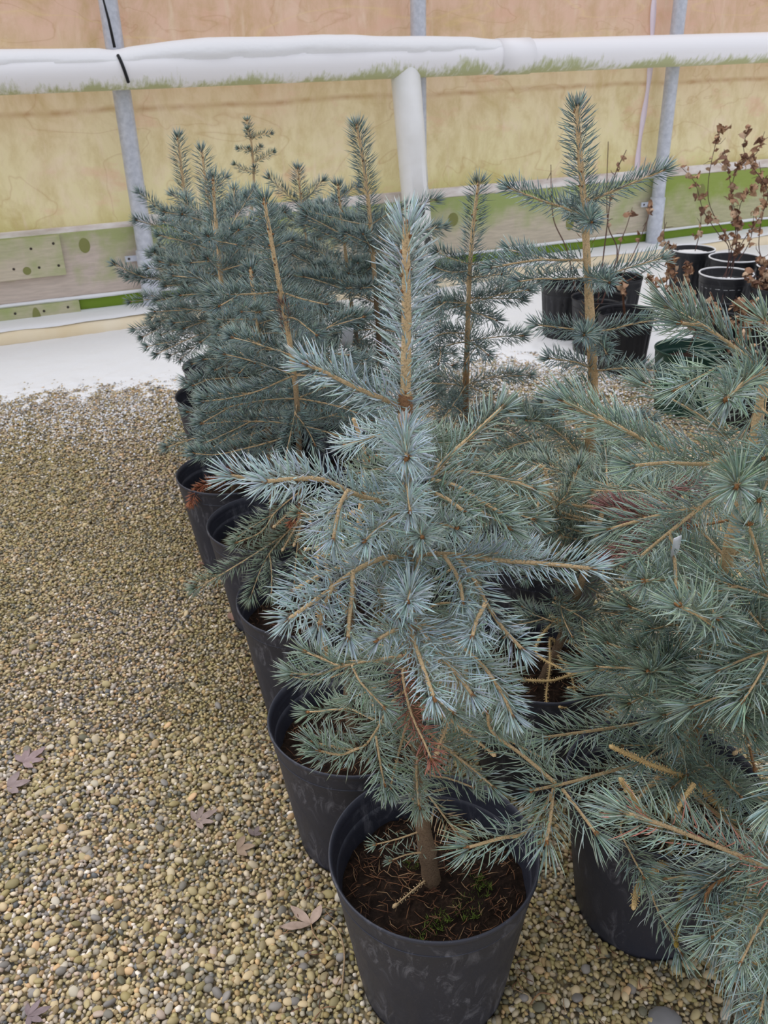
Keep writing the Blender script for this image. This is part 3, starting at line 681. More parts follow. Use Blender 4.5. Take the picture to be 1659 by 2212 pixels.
# pot ------------------------------------------------------------
def pot_parts(root, rim=0.15, h=0.28, base=0.112, soil=0.205, mat=None, k=64, ribs=0, seed=0, snow=False, notch=True):
    mat = mat or M_POT; s = rim / 0.15; rng = np.random.default_rng(seed + 77)
    zb = h - 0.036
    def rb(z): return base + (rim * 0.952 - base) * (z / zb)
    prof = [(0.001, 0.004), (base - 0.02, 0.004), (base - 0.008, 0.0), (base, 0.003), (base + 0.001, 0.012)] + [(rb(z), z) for z in np.linspace(0.03, zb - 0.004, 8)] + [(rb(zb) + 0.001, zb), (rb(zb) - 0.003, zb)]
    prof += [(rb(z) - 0.004, z) for z in np.linspace(zb - 0.01, soil - 0.03, 5)]
    V, F = lathe(prof, k)
    if ribs:
        th = np.arctan2(V[:, 1], V[:, 0]); zz = V[:, 2]; am = 0.004 * ((np.sin(th * ribs) > 0) * 1.0) * (zz > 0.02) * (zz < zb - 0.02) * (np.arange(len(V)) < (len(prof) - 6) * k); rr = np.hypot(V[:, 0], V[:, 1]); V[:, 0] *= (rr - am) / rr; V[:, 1] *= (rr - am) / rr
    ph = rng.random() * 6.28; th = np.arctan2(V[:, 1], V[:, 0]); ov = 1 + 0.012 * np.cos(2 * (th - ph)) * np.clip(V[:, 2] / h, 0, 1); V[:, 0] *= ov; V[:, 1] *= ov
    body = mk_obj('pot', mk_mesh('pot', V, F), root, [mat])
    r1 = rim
    prof = [(rim * 0.952, zb - 0.003), (rim * 0.957, zb + 0.002), (rim * 0.962, h - 0.018), (rim * 0.972, h - 0.012), (rim * 0.985, h - 0.009), (rim, h - 0.005), (rim * 1.0, h - 0.001), (rim * 0.992, h + 0.0015), (rim * 0.978, h), (rim * 0.962, h - 0.005), (rim * 0.955, h - 0.014), (rim * 0.958, h - 0.016), (rim * 0.944, h - 0.020), (rim * 0.947, h - 0.023), (rim * 0.934, h - 0.030), (rim * 0.929, h - 0.045), (rim * 0.925, h - 0.055)]
    V, F = lathe(prof, k); th = np.arctan2(V[:, 1], V[:, 0]); ov = 1 + 0.012 * np.cos(2 * (th - ph)); V[:, 0] *= ov; V[:, 1] *= ov
    mk_obj('rim', mk_mesh('rim', V, F), body, [mat])
    # soil disc
    rs = rb(soil) - 0.003; nr, nk = 14, 40
    rr = np.linspace(0, 1, nr)[:, None] * rs; tt = np.arange(nk)[None] * 2 * math.pi / nk
    X = rr * np.cos(tt); Y = rr * np.sin(tt); Z = soil + 0.012 * (fbm(X * 45 + seed, Y * 45, seed) - .5) * 2 + 0.012 * (1 - (rr / rs) ** 2)
    V = np.stack([X, Y, Z], -1).reshape(-1, 3); i = np.arange(nr - 1)[:, None] * nk; j = np.arange(nk)[None]; j2 = (j + 1) % nk
    F = np.stack([i + j, i + nk + j, i + nk + j2, i + j2], -1).reshape(-1, 4)
    so = mk_obj('soil', mk_mesh('soil', V, F), root, [M_SOIL])
    return body, so, rs
def litter(soil_o, rs, z, n, seed, moss=()):
    rng = np.random.default_rng(seed); g = Geo()
    for q in range(n):
        r = rs * 0.95 * math.sqrt(rng.random()); a = rng.random() * 6.28; t = rng.random() * 6.28; l = rng.uniform(0.010, 0.03); p = np.array([r * math.cos(a), r * math.sin(a), z + 0.012 * (1 - (r / rs) ** 2) + rng.uniform(0.001, 0.008)]); v = np.array([math.cos(t), math.sin(t), rng.normal(0, 0.12)]) * l / 2
        b = np.array([-math.sin(t), math.cos(t), 0]) * l * 0.12 * rng.normal()
        if np.hypot(*(p + v)[:2]) > rs or np.hypot(*(p - v)[:2]) > rs: continue
        add_tube(g, [p - v, p + b, p + v], [0.0006, 0.0008, 0.0004], np.array(s2l(*[(130, 92, 66), (104, 70, 52), (150, 120, 90), (80, 58, 46)][rng.integers(4)])) * rng.uniform(0.7, 1.1), 3)
    o = mk_obj('needle_litter', g.mesh('needle_litter'), soil_o, [M_LIT]); o['kind'] = 'stuff'
    if len(moss):
        g = Geo()
        for (mx, my, mr, nn) in moss:
            for q in range(nn):
                r = mr * math.sqrt(rng.random()); a = rng.random() * 6.28; p = np.array([mx + r * math.cos(a), my + r * math.sin(a), z + 0.004])
                for w in range(5):
                    v = unit(np.array([*rng.normal(0, 0.6, 2), 1.0])) * rng.uniform(0.005, 0.014); s_ = unit(np.cross(v, rng.standard_normal(3))) * 0.0009
                    g.add([p - s_, p + s_, p + v, p + v * .5 + np.cross(s_, v) * 40 * 0.01], [[0, 1, 2], [1, 3, 2], [0, 2, 3]], np.array(s2l(104, 122, 52)) * rng.uniform(0.55, 1.2))
        o = mk_obj('moss', g.mesh('moss'), soil_o, [M_LIT]); o['kind'] = 'stuff'; o['label'] = 'dull green moss tuft'

OUTER = 'spruces in the outer pot row'; INNER = 'spruces in the inner pot rows'
# ---- the blue spruce at the open end of the outer row
t = Tree('P1', 'light blue spruce with a long bushy leader in the pot farthest from the wall', 0.88,
         [(938, 1935), (924, 1850), (912, 1770), (905, 1640), (894, 1500), (890, 1330), (886, 1150), (878, 1010), (873, 920), (876, 850), (878, 700), (877, 570), (878, 486)],
         [0.0150, 0.0125, 0.0095, 0.0085, 0.0075, 0.0065, 0.0058, 0.0062, 0.0050, 0.0040], nl=0.0335, dens=1300, wid=0.0016, col=np.array([BLUE, BLUE * 0.92, BLUG]), seed=3, leader=0.30, lead_dens=1900)
body, so, rs = pot_parts(t.root, seed=1, k=96); litter(so, rs, 0.207, 420, 1, moss=[(0.045, -0.045, 0.022, 60), (0.065, -0.012, 0.02, 40), (-0.005, -0.075, 0.015, 24), (-0.03, 0.03, 0.012, 20), (0.01, -0.06, 0.012, 20), (-0.03, -0.095, 0.012, 16)])
# swollen node under the leader
g = Geo(); c = t.T[int(len(t.T) * 0.735)]
tx, ty = t.tpx(); i = int(np.argmin((ty - 868) ** 2)); V = I2V * np.array([0.0085, 0.0085, 0.018]) * (1 + 0.04 * np.random.default_rng(4).standard_normal((len(I2V), 1))); g.add(V + t.T[i], I2F, np.array(s2l(150, 112, 82)))
V = I2V * np.array([0.0065, 0.004, 0.007]); g.add(V + t.T[i] + np.array([-0.001, -0.008, -0.012]), I2F, np.array(s2l(226, 200, 186))); nd = mk_obj('knot_scar', g.mesh('knot_scar', t.off), t.trunk, [M_WOOD])
B = t.br
B([(868, 882), (770, 838), (700, 803), (662, 788)], -0.03, dens=1800, r0=0.0042, tipbuds=3)
B([(874, 905), (876, 950), (879, 988)], -0.15, dens=2000, nfrom=0.25, r0=0.004, tipbuds=3)
B([(868, 920), (800, 945), (745, 962)], 0.10)
B([(880, 930), (930, 955), (985, 950)], 0.14, col=GRN)
B([(879, 1020), (882, 1065), (886, 1105)], -0.13, dens=1400)
B([(872, 1090), (810, 1080), (760, 1064), (688, 1034), (600, 1036), (495, 1028)], -0.07, r0=0.0042, dens=1400, subs=[([(750, 1060), (735, 1090), (726, 1130), (720, 1165)], -0.05, -0.11), ([(700, 1036), (640, 1034), (575, 1040)], -0.06, -0.12), ([(760, 1064), (720, 1100), (685, 1150)], -0.03, 0.0)])
B([(874, 1098), (830, 1130), (788, 1168)], -0.11)
B([(876, 1066), (838, 1064), (785, 1066)], 0.02, col=BLUG)
B([(874, 1020), (833, 1012), (772, 1022)], 0.10, col=GRN)
B([(884, 1085), (916, 1059), (954, 1002), (1020, 940), (1085, 880)], 0.06, col=np.array([GRN, BLUG]), r0=0.0045, subs=[([(940, 1025), (1010, 1020), (1092, 1036), (1150, 1055)], 0.02, 0.0), ([(930, 1036), (985, 1050), (1040, 1082), (1085, 1110)], 0.0, -0.04), ([(915, 1058), (960, 1075), (1003, 1105)], 0.0, -0.08)])
B([(888, 1120), (960, 1090), (1050, 1088), (1152, 1122)], -0.02, col=np.array([BLUG, GRN]), subs=[([(1000, 1086), (1050, 1110), (1100, 1140)], -0.02, -0.05)])
B([(888, 1140), (930, 1130), (985, 1140)], -0.10, col=BLUG); B([(886, 1150), (850, 1140), (815, 1150)], 0.06, col=GRN)
B([(890, 1130), (905, 1145), (912, 1160)], -0.12, col=BLUG)
# third whorl
B([(892, 1206), (843, 1203), (795, 1218), (750, 1244), (690, 1290), (622, 1338)], -0.17, r0=0.0044, dens=1450, subs=[([(762, 1238), (760, 1290), (754, 1340), (752, 1378)], -0.09, -0.16), ([(740, 1224), (690, 1244), (632, 1276)], -0.06, -0.10), ([(720, 1268), (700, 1310), (690, 1350)], -0.11, -0.15), ([(850, 1204), (820, 1225), (785, 1228)], -0.03, -0.03)])
B([(905, 1204), (892, 1260), (878, 1305), (886, 1355), (910, 1430), (938, 1508)], -0.22, y0=-0.02, r0=0.0042, dens=1450, subs=[([(895, 1345), (940, 1400), (985, 1455), (1020, 1500)], -0.12, -0.18), ([(884, 1350), (850, 1362), (815, 1382)], -0.12, -0.15), ([(905, 1345), (980, 1385), (1045, 1440), (1085, 1500), (1106, 1545)], -0.10, -0.14)])
B([(900, 1204), (960, 1197), (1056, 1209), (1170, 1217), (1280, 1228)], -0.10, r0=0.0046, dens=1450, subs=[([(985, 1201), (1020, 1245), (1056, 1312), (1090, 1362), (1128, 1402)], -0.04, -0.14), ([(1010, 1204), (1080, 1195), (1140, 1188)], -0.04, 0.02), ([(960, 1200), (990, 1250), (1000, 1300)], -0.04, -0.10), ([(1050, 1300), (1030, 1340), (1020, 1375)], -0.10, -0.15)])
B([(892, 1240), (850, 1265), (818, 1278), (862, 1332)], -0.12); B([(892, 1320), (950, 1304), (1012, 1306)], 0.03, col=GRN); B([(890, 1335), (960, 1345), (1010, 1370)], 0.06, col=GRN)
B([(892, 1240), (885, 1280), (882, 1300)], -0.16, dens=1400)
# lower, greener whorls
G1 = np.array([GRN, GRN * 1.1, BLUG * 0.9])
B([(890, 1412), (865, 1417), (750, 1437), (690, 1456), (632, 1455)], -0.02, col=G1, dens=1300, subs=[([(735, 1440), (700, 1425), (660, 1408)], -0.02, 0.0), ([(760, 1437), (780, 1475), (830, 1528)], -0.02, -0.07)])
B([(892, 1480), (848, 1515), (810, 1582), (771, 1618), (675, 1604)], -0.12, col=G1, dens=1300, subs=[([(812, 1590), (820, 1640), (830, 1695)], -0.08, -0.12), ([(775, 1616), (735, 1630), (690, 1622)], -0.11, -0.13)])
B([(898, 1540), (877, 1572), (855, 1650), (843, 1702)], -0.12, col=G1, dens=1300)
B([(892, 1440), (870, 1450), (886, 1534), (915, 1600), (932, 1640)], -0.14, col=np.array([RED, RED * 1.25]), dens=900, nl=0.028, wcol=TAN, label='dead shoot with red brown needles')
B([(892, 1430), (944, 1428), (1020, 1455), (1085, 1486), (1112, 1566)], -0.06, col=G1, dens=1300, subs=[([(1000, 1445), (1060, 1440), (1100, 1455)], -0.03, 0.0), ([(1030, 1460), (1050, 1520), (1065, 1570)], -0.04, -0.08)])
B([(900, 1560), (954, 1608), (1016, 1657), (1066, 1700)], -0.10, col=G1, dens=1200); B([(905, 1640), (925, 1672), (970, 1682), (1020, 1700)], -0.02, col=GRN, dens=800)
B([(903, 1630), (900, 1670), (905, 1742)], -0.10, col=G1, dens=1300, under=1.0); B([(908, 1700), (935, 1730), (985, 1798)], -0.06, col=np.array([GRN, TAN * 0.8]), dens=1000)
B([(896, 1480), (930, 1500), (980, 1540)], -0.10, col=G1, dens=1200); B([(896, 1500), (960, 1530), (1010, 1590)], 0.02, col=G1, dens=1100); B([(894, 1470), (820, 1480), (760, 1510)], 0.05, col=GRN, dens=1100)
B([(896, 1520), (870, 1560), (830, 1590)], 0.02, col=GRN, dens=1100)
B([(900, 1510), (965, 1550), (1062, 1626)], -0.10, bare=True, r0=0.0026); B([(900, 1520), (963, 1553), (944, 1622)], -0.10, bare=True, r0=0.0024)
B([(918, 1795), (860, 1812), (812, 1824)], -0.04, col=GRN, dens=350, nl=0.02, r0=0.002); B([(922, 1840), (880, 1846), (846, 1858)], -0.05, col=GRN, dens=350, nl=0.02, r0=0.002)
B([(934, 1890), (890, 1925), (855, 1955)], -0.05, bare=True, r0=0.0018); B([(912, 1760), (888, 1720), (872, 1690)], -0.04, col=GRN, dens=350, nl=0.02, r0=0.002)
t.fill(0.42, 0.74, 3, 3, 0.15, 0.15, az=(0.25, 2.9), col=GRN, dens=900, sides=2)

# ---- second pot: sparse spruce with a dead bare top
t = Tree('P2', 'small sparse spruce with a bare dead brown top behind the light blue spruce', 1.175, [None, (752, 1520), (757, 1400), (765, 1230), (779, 1100), (788, 1000), (778, 945), (764, 905)], [0.0085, 0.0075, 0.006, 0.005, 0.004, 0.003], nl=0.028, dens=1000, seg=1, wid=0.0013, col=np.array([GRN, DGRN]), seed=5, leader=0, group=None)
body, so, rs = pot_parts(t.root, seed=2, k=72); litter(so, rs, 0.207, 260, 2, moss=[(-0.04, 0.01, 0.01, 14)])
B = t.br
B([(788, 1000), (810, 985), (832, 990)], -0.03, bare=True, r0=0.0024, wcol=BRN * 1.2); B([(779, 1100), (720, 1130), (690, 1190), (684, 1250)], -0.06, bare=True, r0=0.003); B([(768, 1200), (715, 1180), (665, 1186)], -0.03, bare=True, r0=0.0022)
B([(760, 1330), (716, 1260), (700, 1200)], -0.08, bare=True, r0=0.0024); B([(756, 1430), (712, 1430), (690, 1340), (682, 1270)], -0.10, bare=True, r0=0.003)
B([(757, 1440), (720, 1425), (668, 1412)], -0.05, col=GRN); B([(757, 1450), (690, 1470), (630, 1462)], -0.02, col=GRN); B([(757, 1410), (820, 1425), (880, 1420)], 0.03)
t.fill(0.50, 0.72, 2, 3, 0.13, 0.10, az=(-0.6, 2.6), dens=900, sides=1)

# ---- third pot
t = Tree('P3', 'slender spruce with a curved trunk and a brown whorl scar', 1.557, [None, (650, 1150), (650, 1060), (644, 930), (640, 850), (626, 740), (606, 630), (586, 520), (571, 434)], [0.009, 0.008, 0.007, 0.006, 0.0055, 0.005, 0.004, 0.003], nl=0.034, dens=1300, seg=1, wid=0.00135, col=np.array([TEAL, BACK]), seed=7, leader=0.26)
body, so, rs = pot_parts(t.root, seed=3, k=72); litter(so, rs, 0.207, 220, 3)
g = Geo()
needles(g, t.T[-24:-18], (0.005, 0.005), 0.022, 900, 0.0016, np.array(s2l(150, 116, 110)), t.rng, ang=0.5, seg=1); nd = mk_obj('whorl_scar', g.mesh('whorl_scar', t.off), t.trunk, [M_NEEDLE]); nd['kind'] = 'stuff'
B = t.br
B([(606, 634), (560, 634), (517, 636), (462, 636)], -0.06, dens=1500, sides=1); B([(608, 636), (650, 645), (705, 658)], -0.06, dens=1500); B([(616, 680), (640, 690), (684, 724)], -0.08, dens=1500)
B([(640, 815), (600, 826), (557, 845), (497, 860), (440, 867)], -0.10, dens=1600, sides=1); B([(644, 930), (599, 950), (521, 971), (467, 982), (420, 980)], -0.12, dens=1600)
B([(640, 870), (634, 910), (625, 950), (616, 992)], -0.12, dens=1600, subs=[([(636, 890), (665, 930), (680, 960)], -0.04, -0.08)])
B([(650, 1060), (596, 1105), (565, 1148), (512, 1172)], -0.08, col=GRN, sides=1, dens=1100); B([(650, 1120), (596, 1177), (567, 1222), (541, 1290)], -0.14, col=GRN, dens=1300, sides=1)
B([(650, 1130), (570, 1184), (493, 1232), (425, 1270)], -0.16, col=GRN, dens=1100); B([(650, 1140), (640, 1200), (636, 1260)], -0.12, col=GRN, dens=1100)
B([(654, 1100), (630, 1104), (594, 1136)], -0.07, bare=True, r0=0.0022); B([(654, 1104), (640, 1135), (612, 1185)], -0.07, bare=True, r0=0.002); B([(654, 1104), (648, 1140), (636, 1175)], -0.07, bare=True, r0=0.002)
B([(654, 1096), (672, 1130), (676, 1160)], -0.07, bare=True, r0=0.0024); B([(652, 1090), (640, 1115), (630, 1130)], -0.05, col=ORG, dens=700, nl=0.02, label='dead orange shoot')
t.fill(0.64, 0.98, 4, 4, 0.20, 0.12, az=(-1.2, 3.6), dens=1100, sides=2, droop=0.1)

# ---- fourth and fifth pots
t = Tree('P4', 'blue green spruce whose short leader ends below its neighbours, fourth outer pot', 1.891, [None, (590, 1060), (586, 1000), (575, 880), (563, 780), (555, 690), (545, 620), (541, 582)], [0.010, 0.009, 0.008, 0.007, 0.0055, 0.004, 0.003], nl=0.034, dens=1200, seg=1, wid=0.0014, col=np.array([BACK, TEAL]), seed=9, leader=0.10)
body, so, rs = pot_parts(t.root, seed=4, k=72); litter(so, rs, 0.207, 120, 4)
B = t.br
B([(570, 810), (508, 816), (450, 820), (405, 825)], -0.08, sides=2); B([(565, 780), (503, 774), (440, 776)], -0.06, sides=1); B([(577, 885), (524, 899), (466, 928), (441, 942)], -0.12, sides=1); B([(575, 870), (494, 890), (407, 890)], -0.02)
B([(580, 930), (500, 950), (430, 945), (362, 966)], -0.02, col=TEAL); B([(558, 700), (600, 690), (660, 700)], -0.04, sides=1); B([(555, 690), (510, 690), (470, 690)], -0.03, sides=1)
t.fill(0.58, 0.92, 6, 5, 0.22, 0.10, az=(-2.0, 2.5), dens=1000, sides=2, droop=0.10)
t = Tree('P5', 'spruce with a dead orange branch hanging over its ridged pot rim', 2.192, [None, (500, 930), (492, 800), (482, 660), (470, 520), (463, 440), (461, 384)], [0.010, 0.009, 0.008, 0.006, 0.005, 0.003], nl=0.034, dens=1100, seg=1, wid=0.0015, col=np.array([BACK, TEAL]), seed=10, leader=0.13)
body, so, rs = pot_parts(t.root, seed=5, k=72); litter(so, rs, 0.207, 80, 5)
t.br([(500, 1000), (478, 1036), (450, 1044), (425, 1062), (414, 1088)], -0.14, col=np.array([ORG, ORG * 0.8]), dens=1500, nl=0.026, wcol=ORG, label='dead orange brown drooping branch', upb=0.0)
t.fill(0.60, 1.05, 5, 5, 0.22, 0.13, az=(-2.0, 2.5), dens=1000, sides=1, droop=0.08, slope=(0.0, 0.7))
# ---- sixth to eighth pots
t = Tree('P6', 'spruce with one thick leader between its neighbours, sixth pot of the outer row', 2.498, [None, (508, 850), (492, 720), (468, 560), (450, 440), (436, 326)], [0.010, 0.009, 0.007, 0.006, 0.005, 0.003], nl=0.034, dens=1000, seg=1, wid=0.0016, col=np.array([BACK, TEAL]), seed=12, leader=0.19)
body, so, rs = pot_parts(t.root, seed=6, k=64)
t.fill(0.56, 1.1, 6, 5, 0.22, 0.14, dens=950, sides=1, droop=0.08, slope=(0.0, 0.7))
t = Tree('P7', 'star shaped spruce reaching out over the snow, seventh pot of the outer row', 2.821, [None, (464, 800), (454, 735), (442, 660), (431, 600), (418, 545), (409, 495), (396, 400), (384, 296)], [0.011, 0.010, 0.008, 0.006, 0.005, 0.003], nl=0.034, dens=1100, seg=1, wid=0.0017, col=np.array([BACK, TEAL]), seed=13, leader=0.36)
body, so, rs = pot_parts(t.root, seed=7, k=64)
B = t.br
B([(409, 497), (390, 490), (345, 452), (302, 418)], -0.05); B([(411, 497), (431, 494), (490, 455), (545, 426)], -0.06); B([(411, 505), (390, 510), (345, 490), (296, 476)], -0.10); B([(412, 510), (440, 514), (494, 509)], -0.12); B([(410, 498), (412, 500), (408, 505)], -0.16); B([(410, 495), (440, 470), (480, 440)], 0.14); B([(409, 495), (370, 470), (335, 450)], 0.15)
B([(431, 602), (373, 603), (350, 570), (334, 546)], -0.08); B([(431, 606), (373, 606), (315, 600), (248, 572)], -0.05, sides=1); B([(432, 606), (480, 590), (530, 585)], -0.10, sides=1); B([(431, 602), (400, 560), (350, 545)], 0.12, sides=1); B([(436, 630), (390, 640), (340, 650)], -0.05, sides=1)
B([(446, 695), (400, 700), (350, 706), (292, 712)], -0.06, sides=2); B([(452, 730), (400, 720), (345, 742)], -0.12, sides=2); B([(450, 715), (420, 750), (390, 775)], -0.2, sides=1); B([(450, 720), (395, 690), (375, 660)], 0.15, sides=1)
t.fill(0.52, 0.74, 3, 5, 0.22, 0.18, dens=900, sides=1, droop=0.08, slope=(0.0, 0.4))
t = Tree('P8', 'thin spruce with short tufts spaced along its leader, nearest the wall', 3.135, [None, (500, 700), (520, 560), (545, 440), (548, 380), (543, 310), (534, 262)], [0.010, 0.008, 0.006, 0.005, 0.003], nl=0.022, dens=900, seg=1, wid=0.0018, col=np.array([BACK, DGRN]), seed=14, leader=0.07)
body, so, rs = pot_parts(t.root, seed=8, k=64)
B = t.br
for p in [[(541, 300), (560, 292), (584, 288)], [(540, 300), (536, 290), (534, 280)], [(545, 330), (530, 324), (516, 321)], [(545, 332), (555, 328), (562, 318)], [(547, 352), (570, 340), (590, 328)], [(548, 375), (528, 368), (508, 356)], [(548, 378), (552, 370), (550, 362)], [(545, 330), (540, 328), (538, 322)]]: B(p, -0.02, nl=0.02, r0=0.002)
t.fill(0.52, 0.80, 4, 5, 0.24, 0.16, dens=800, sides=2, droop=0.08)

# ---- inner rows
t = Tree('K', 'tall thin spruce with a pale bare trunk showing between widely spaced whorls', 1.735, [None, (1266, 1080), (1274, 980), (1281, 850), (1278, 750), (1270, 600), (1262, 450), (1252, 330), (1246, 230)], [0.014, 0.013, 0.0115, 0.011, 0.010, 0.008, 0.006, 0.004], nl=0.034, dens=1200, seg=2, wid=0.0020, col=np.array([BACK, TEAL, BLUG * 0.9]), seed=15, leader=0.235, lead_dens=1500, barkcol=np.array(s2l(196, 166, 126)))
body, so, rs = pot_parts(t.root, seed=9, k=64); litter(so, rs, 0.207, 60, 9)
g = Geo(); a_ = int(len(t.T) * 0.35); b_ = int(len(t.T) * 0.78); needles(g, t.T[a_:b_], (0.011, 0.008), 0.022, 260, 0.0016, np.array([DGRN, BRN, DGRN]), t.rng, ang=0.8, seg=1, tip=False); nd = mk_obj('needles', g.mesh('needles', t.off), t.trunk, [M_NEEDLE]); nd['kind'] = 'stuff'
B = t.br
B([(1262, 440), (1289, 427), (1340, 406), (1434, 368)], -0.03, r0=0.004); B([(1260, 460), (1210, 446), (1169, 433), (1100, 406)], -0.03, r0=0.004); B([(1264, 462), (1272, 472), (1278, 480)], -0.15); B([(1262, 455), (1240, 450), (1225, 440)], 0.13)
B([(1266, 563), (1210, 562), (1151, 563), (1062, 578)], -0.04, r0=0.004, subs=[([(1180, 562), (1150, 552), (1100, 540)], 0.0, 0.04)]); B([(1270, 606), (1210, 603), (1169, 602), (1122, 608)], -0.08); B([(1272, 600), (1295, 604), (1316, 610)], -0.15); B([(1270, 600), (1301, 596), (1370, 575), (1430, 557)], -0.02)
B([(1277, 718), (1313, 713), (1375, 698), (1436, 690)], -0.05); B([(1276, 720), (1268, 722), (1262, 724)], -0.15); B([(1277, 715), (1229, 710), (1160, 702)], -0.04); B([(1278, 730), (1300, 745), (1310, 765)], -0.12)
B([(1281, 805), (1295, 800), (1360, 795), (1420, 802)], -0.10); B([(1280, 800), (1250, 784), (1185, 774)], -0.05); B([(1280, 830), (1240, 840), (1210, 868)], -0.08, col=TEAL)
B([(1276, 900), (1220, 880), (1170, 870)], -0.06, col=TEAL, sides=1); B([(1268, 1010), (1208, 936), (1150, 905), (1100, 888)], -0.06, col=np.array([TEAL, GRN]), sides=2); B([(1270, 960), (1320, 930), (1380, 900)], 0.05, col=TEAL, sides=2)
sel = dict(col=np.array([TEAL, GRN]), dens=1000)
t.fill(0.36, 0.60, 3, 4, 0.22, 0.18, sides=2, slope=(-0.1, 0.1), **sel)
t = Tree('Q1', 'mid height spruce with one upright leader between the light blue and bare trunked spruces', 1.99, [None, (1004, 1010), (1005, 870), (1010, 720), (1014, 600), (1022, 490), (1034, 396)], [0.011, 0.010, 0.008, 0.0065, 0.005, 0.0035], nl=0.035, dens=1500, seg=1, wid=0.0015, col=np.array([BACK, TEAL]), seed=17, leader=0.26, lead_dens=1400, barkcol=np.array(s2l(140, 108, 76)))
body, so, rs = pot_parts(t.root, seed=10, k=64)
B = t.br
B([(1014, 575), (980, 560), (946, 545)], -0.04); B([(1014, 592), (975, 588), (941, 578)], -0.08); B([(1016, 575), (1050, 568), (1095, 558), (1135, 545)], -0.02); B([(1014, 596), (1050, 596), (1082, 592)], -0.10); B([(1012, 650), (1060, 645), (1124, 645)], -0.04); B([(1012, 675), (1040, 680), (1072, 692)], -0.10); B([(1012, 660), (970, 665), (930, 660)], -0.03); B([(1010, 720), (960, 720), (925, 735)], -0.08)
t.fill(0.42, 0.80, 5, 5, 0.25, 0.14, dens=1000, sides=2, droop=0.12)
t = Tree('Q2', 'blue spruce with a tall bristly leader in front of the white drop pipe', 2.32, [None, (818, 800), (812, 640), (806, 560), (798, 460), (785, 350), (771, 272)], [0.011, 0.009, 0.007, 0.006, 0.005, 0.0035], nl=0.037, dens=1200, seg=1, wid=0.0016, col=np.array([BACK, TEAL]), seed=18, leader=0.30, lead_dens=1500)
body, so, rs = pot_parts(t.root, seed=11, k=64)
B = t.br
B([(800, 480), (840, 462), (890, 448), (940, 432)], 0.02); B([(800, 490), (760, 480), (720, 470), (660, 455)], -0.06); B([(802, 500), (830, 520), (860, 530)], -0.10)
t.fill(0.45, 1.0, 6, 5, 0.25, 0.15, dens=950, sides=1, droop=0.1, slope=(0.0, 0.7))
t = Tree('Q3', 'spruce with a short leader and brown trunk beside the tall bristly leader', 2.50, [None, (770, 800), (757, 640), (748, 560), (738, 470), (730, 402)], [0.010, 0.008, 0.006, 0.005, 0.003], nl=0.034, dens=1000, seg=1, wid=0.0017, col=np.array([BACK, TEAL]), seed=19, leader=0.15)
body, so, rs = pot_parts(t.root, seed=12, k=64)
t.fill(0.45, 1.0, 6, 5, 0.24, 0.12, dens=900, sides=1, droop=0.1, slope=(0.0, 0.7))
t = Tree('Q4', 'spruce with a knobbly tan trunk and upswept top branches in the inner row', 2.98, [None, (690, 740), (672, 600), (662, 530), (652, 450), (644, 366)], [0.011, 0.009, 0.007, 0.005, 0.003], nl=0.034, dens=1000, seg=1, wid=0.0018, col=np.array([BACK, TEAL]), seed=20, leader=0.2)
body, so, rs = pot_parts(t.root, seed=13, k=64)
B = t.br
B([(650, 448), (625, 425), (582, 385)], -0.03); B([(650, 448), (700, 458), (788, 488)], -0.10, sides=1); B([(650, 445), (670, 420), (696, 392)], 0.05)
t.fill(0.45, 0.98, 6, 5, 0.26, 0.16, dens=900, sides=1, droop=0.1, slope=(0.0, 0.7))

# ---- dense green spruce with bare tan twigs
MG = np.array([DGRN, GRN, TEAL * 0.9])
t = Tree('M1', 'dense dark green spruce with bare tan twigs hanging over its pot rim', 1.337, [None, (1212, 1380), (1258, 1250), (1295, 1130), (1312, 1050)], [0.011, 0.009, 0.007, 0.005, 0.003], nl=0.032, dens=1200, seg=1, wid=0.0013, col=MG, seed=21, leader=0)
body, so, rs = pot_parts(t.root, seed=14, k=72); litter(so, rs, 0.207, 220, 14)
B = t.br; TB = dict(bare=True, wcol=TAN2 * 0.95)
B([(1190, 1330), (1340, 1425), (1233, 1458), (1183, 1471), (1093, 1466)], -0.10, r0=0.0036, **TB); B([(1190, 1350), (1157, 1408), (1228, 1453)], -0.10, r0=0.003, **TB); B([(1250, 1400), (1334, 1473), (1231, 1486)], -0.10, r0=0.0026, **TB); B([(1250, 1450), (1347, 1534), (1212, 1527)], -0.15, r0=0.003, **TB); B([(1188, 1380), (1188, 1440), (1180, 1511), (1198, 1557)], -0.14, r0=0.0024, **TB); B([(1190, 1400), (1232, 1455), (1246, 1520)], -0.10, r0=0.0022, **TB)
B([(1200, 1080), (1172, 1006), (1125, 1035)], -0.03, bare=True, r0=0.0024); B([(1198, 1100), (1168, 1060), (1160, 1120)], -0.04, bare=True, r0=0.0022)
for p, dy in [([(1195, 1200), (1260, 1180), (1330, 1185), (1400, 1170)], -0.05), ([(1195, 1250), (1280, 1260), (1360, 1250), (1450, 1240)], 0.05), ([(1192, 1290), (1280, 1320), (1370, 1320), (1450, 1300)], -0.03), ([(1190, 1340), (1270, 1370), (1350, 1360), (1440, 1310)], -0.08), ([(1192, 1300), (1250, 1330), (1300, 1370)], -0.10), ([(1200, 1150), (1250, 1100), (1310, 1080)], 0.06), ([(1200, 1130), (1160, 1080), (1110, 1060)], 0.02), ([(1200, 1110), (1230, 1060), (1250, 1010)], 0.0), ([(1195, 1220), (1150, 1200), (1110, 1190)], 0.05), ([(1186, 1340), (1150, 1330), (1110, 1350)], 0.04)]: B(p, dy, sides=3)
t.fill(0.45, 0.72, 4, 4, 0.22, 0.2, az=(-0.9, 3.0), sides=2)

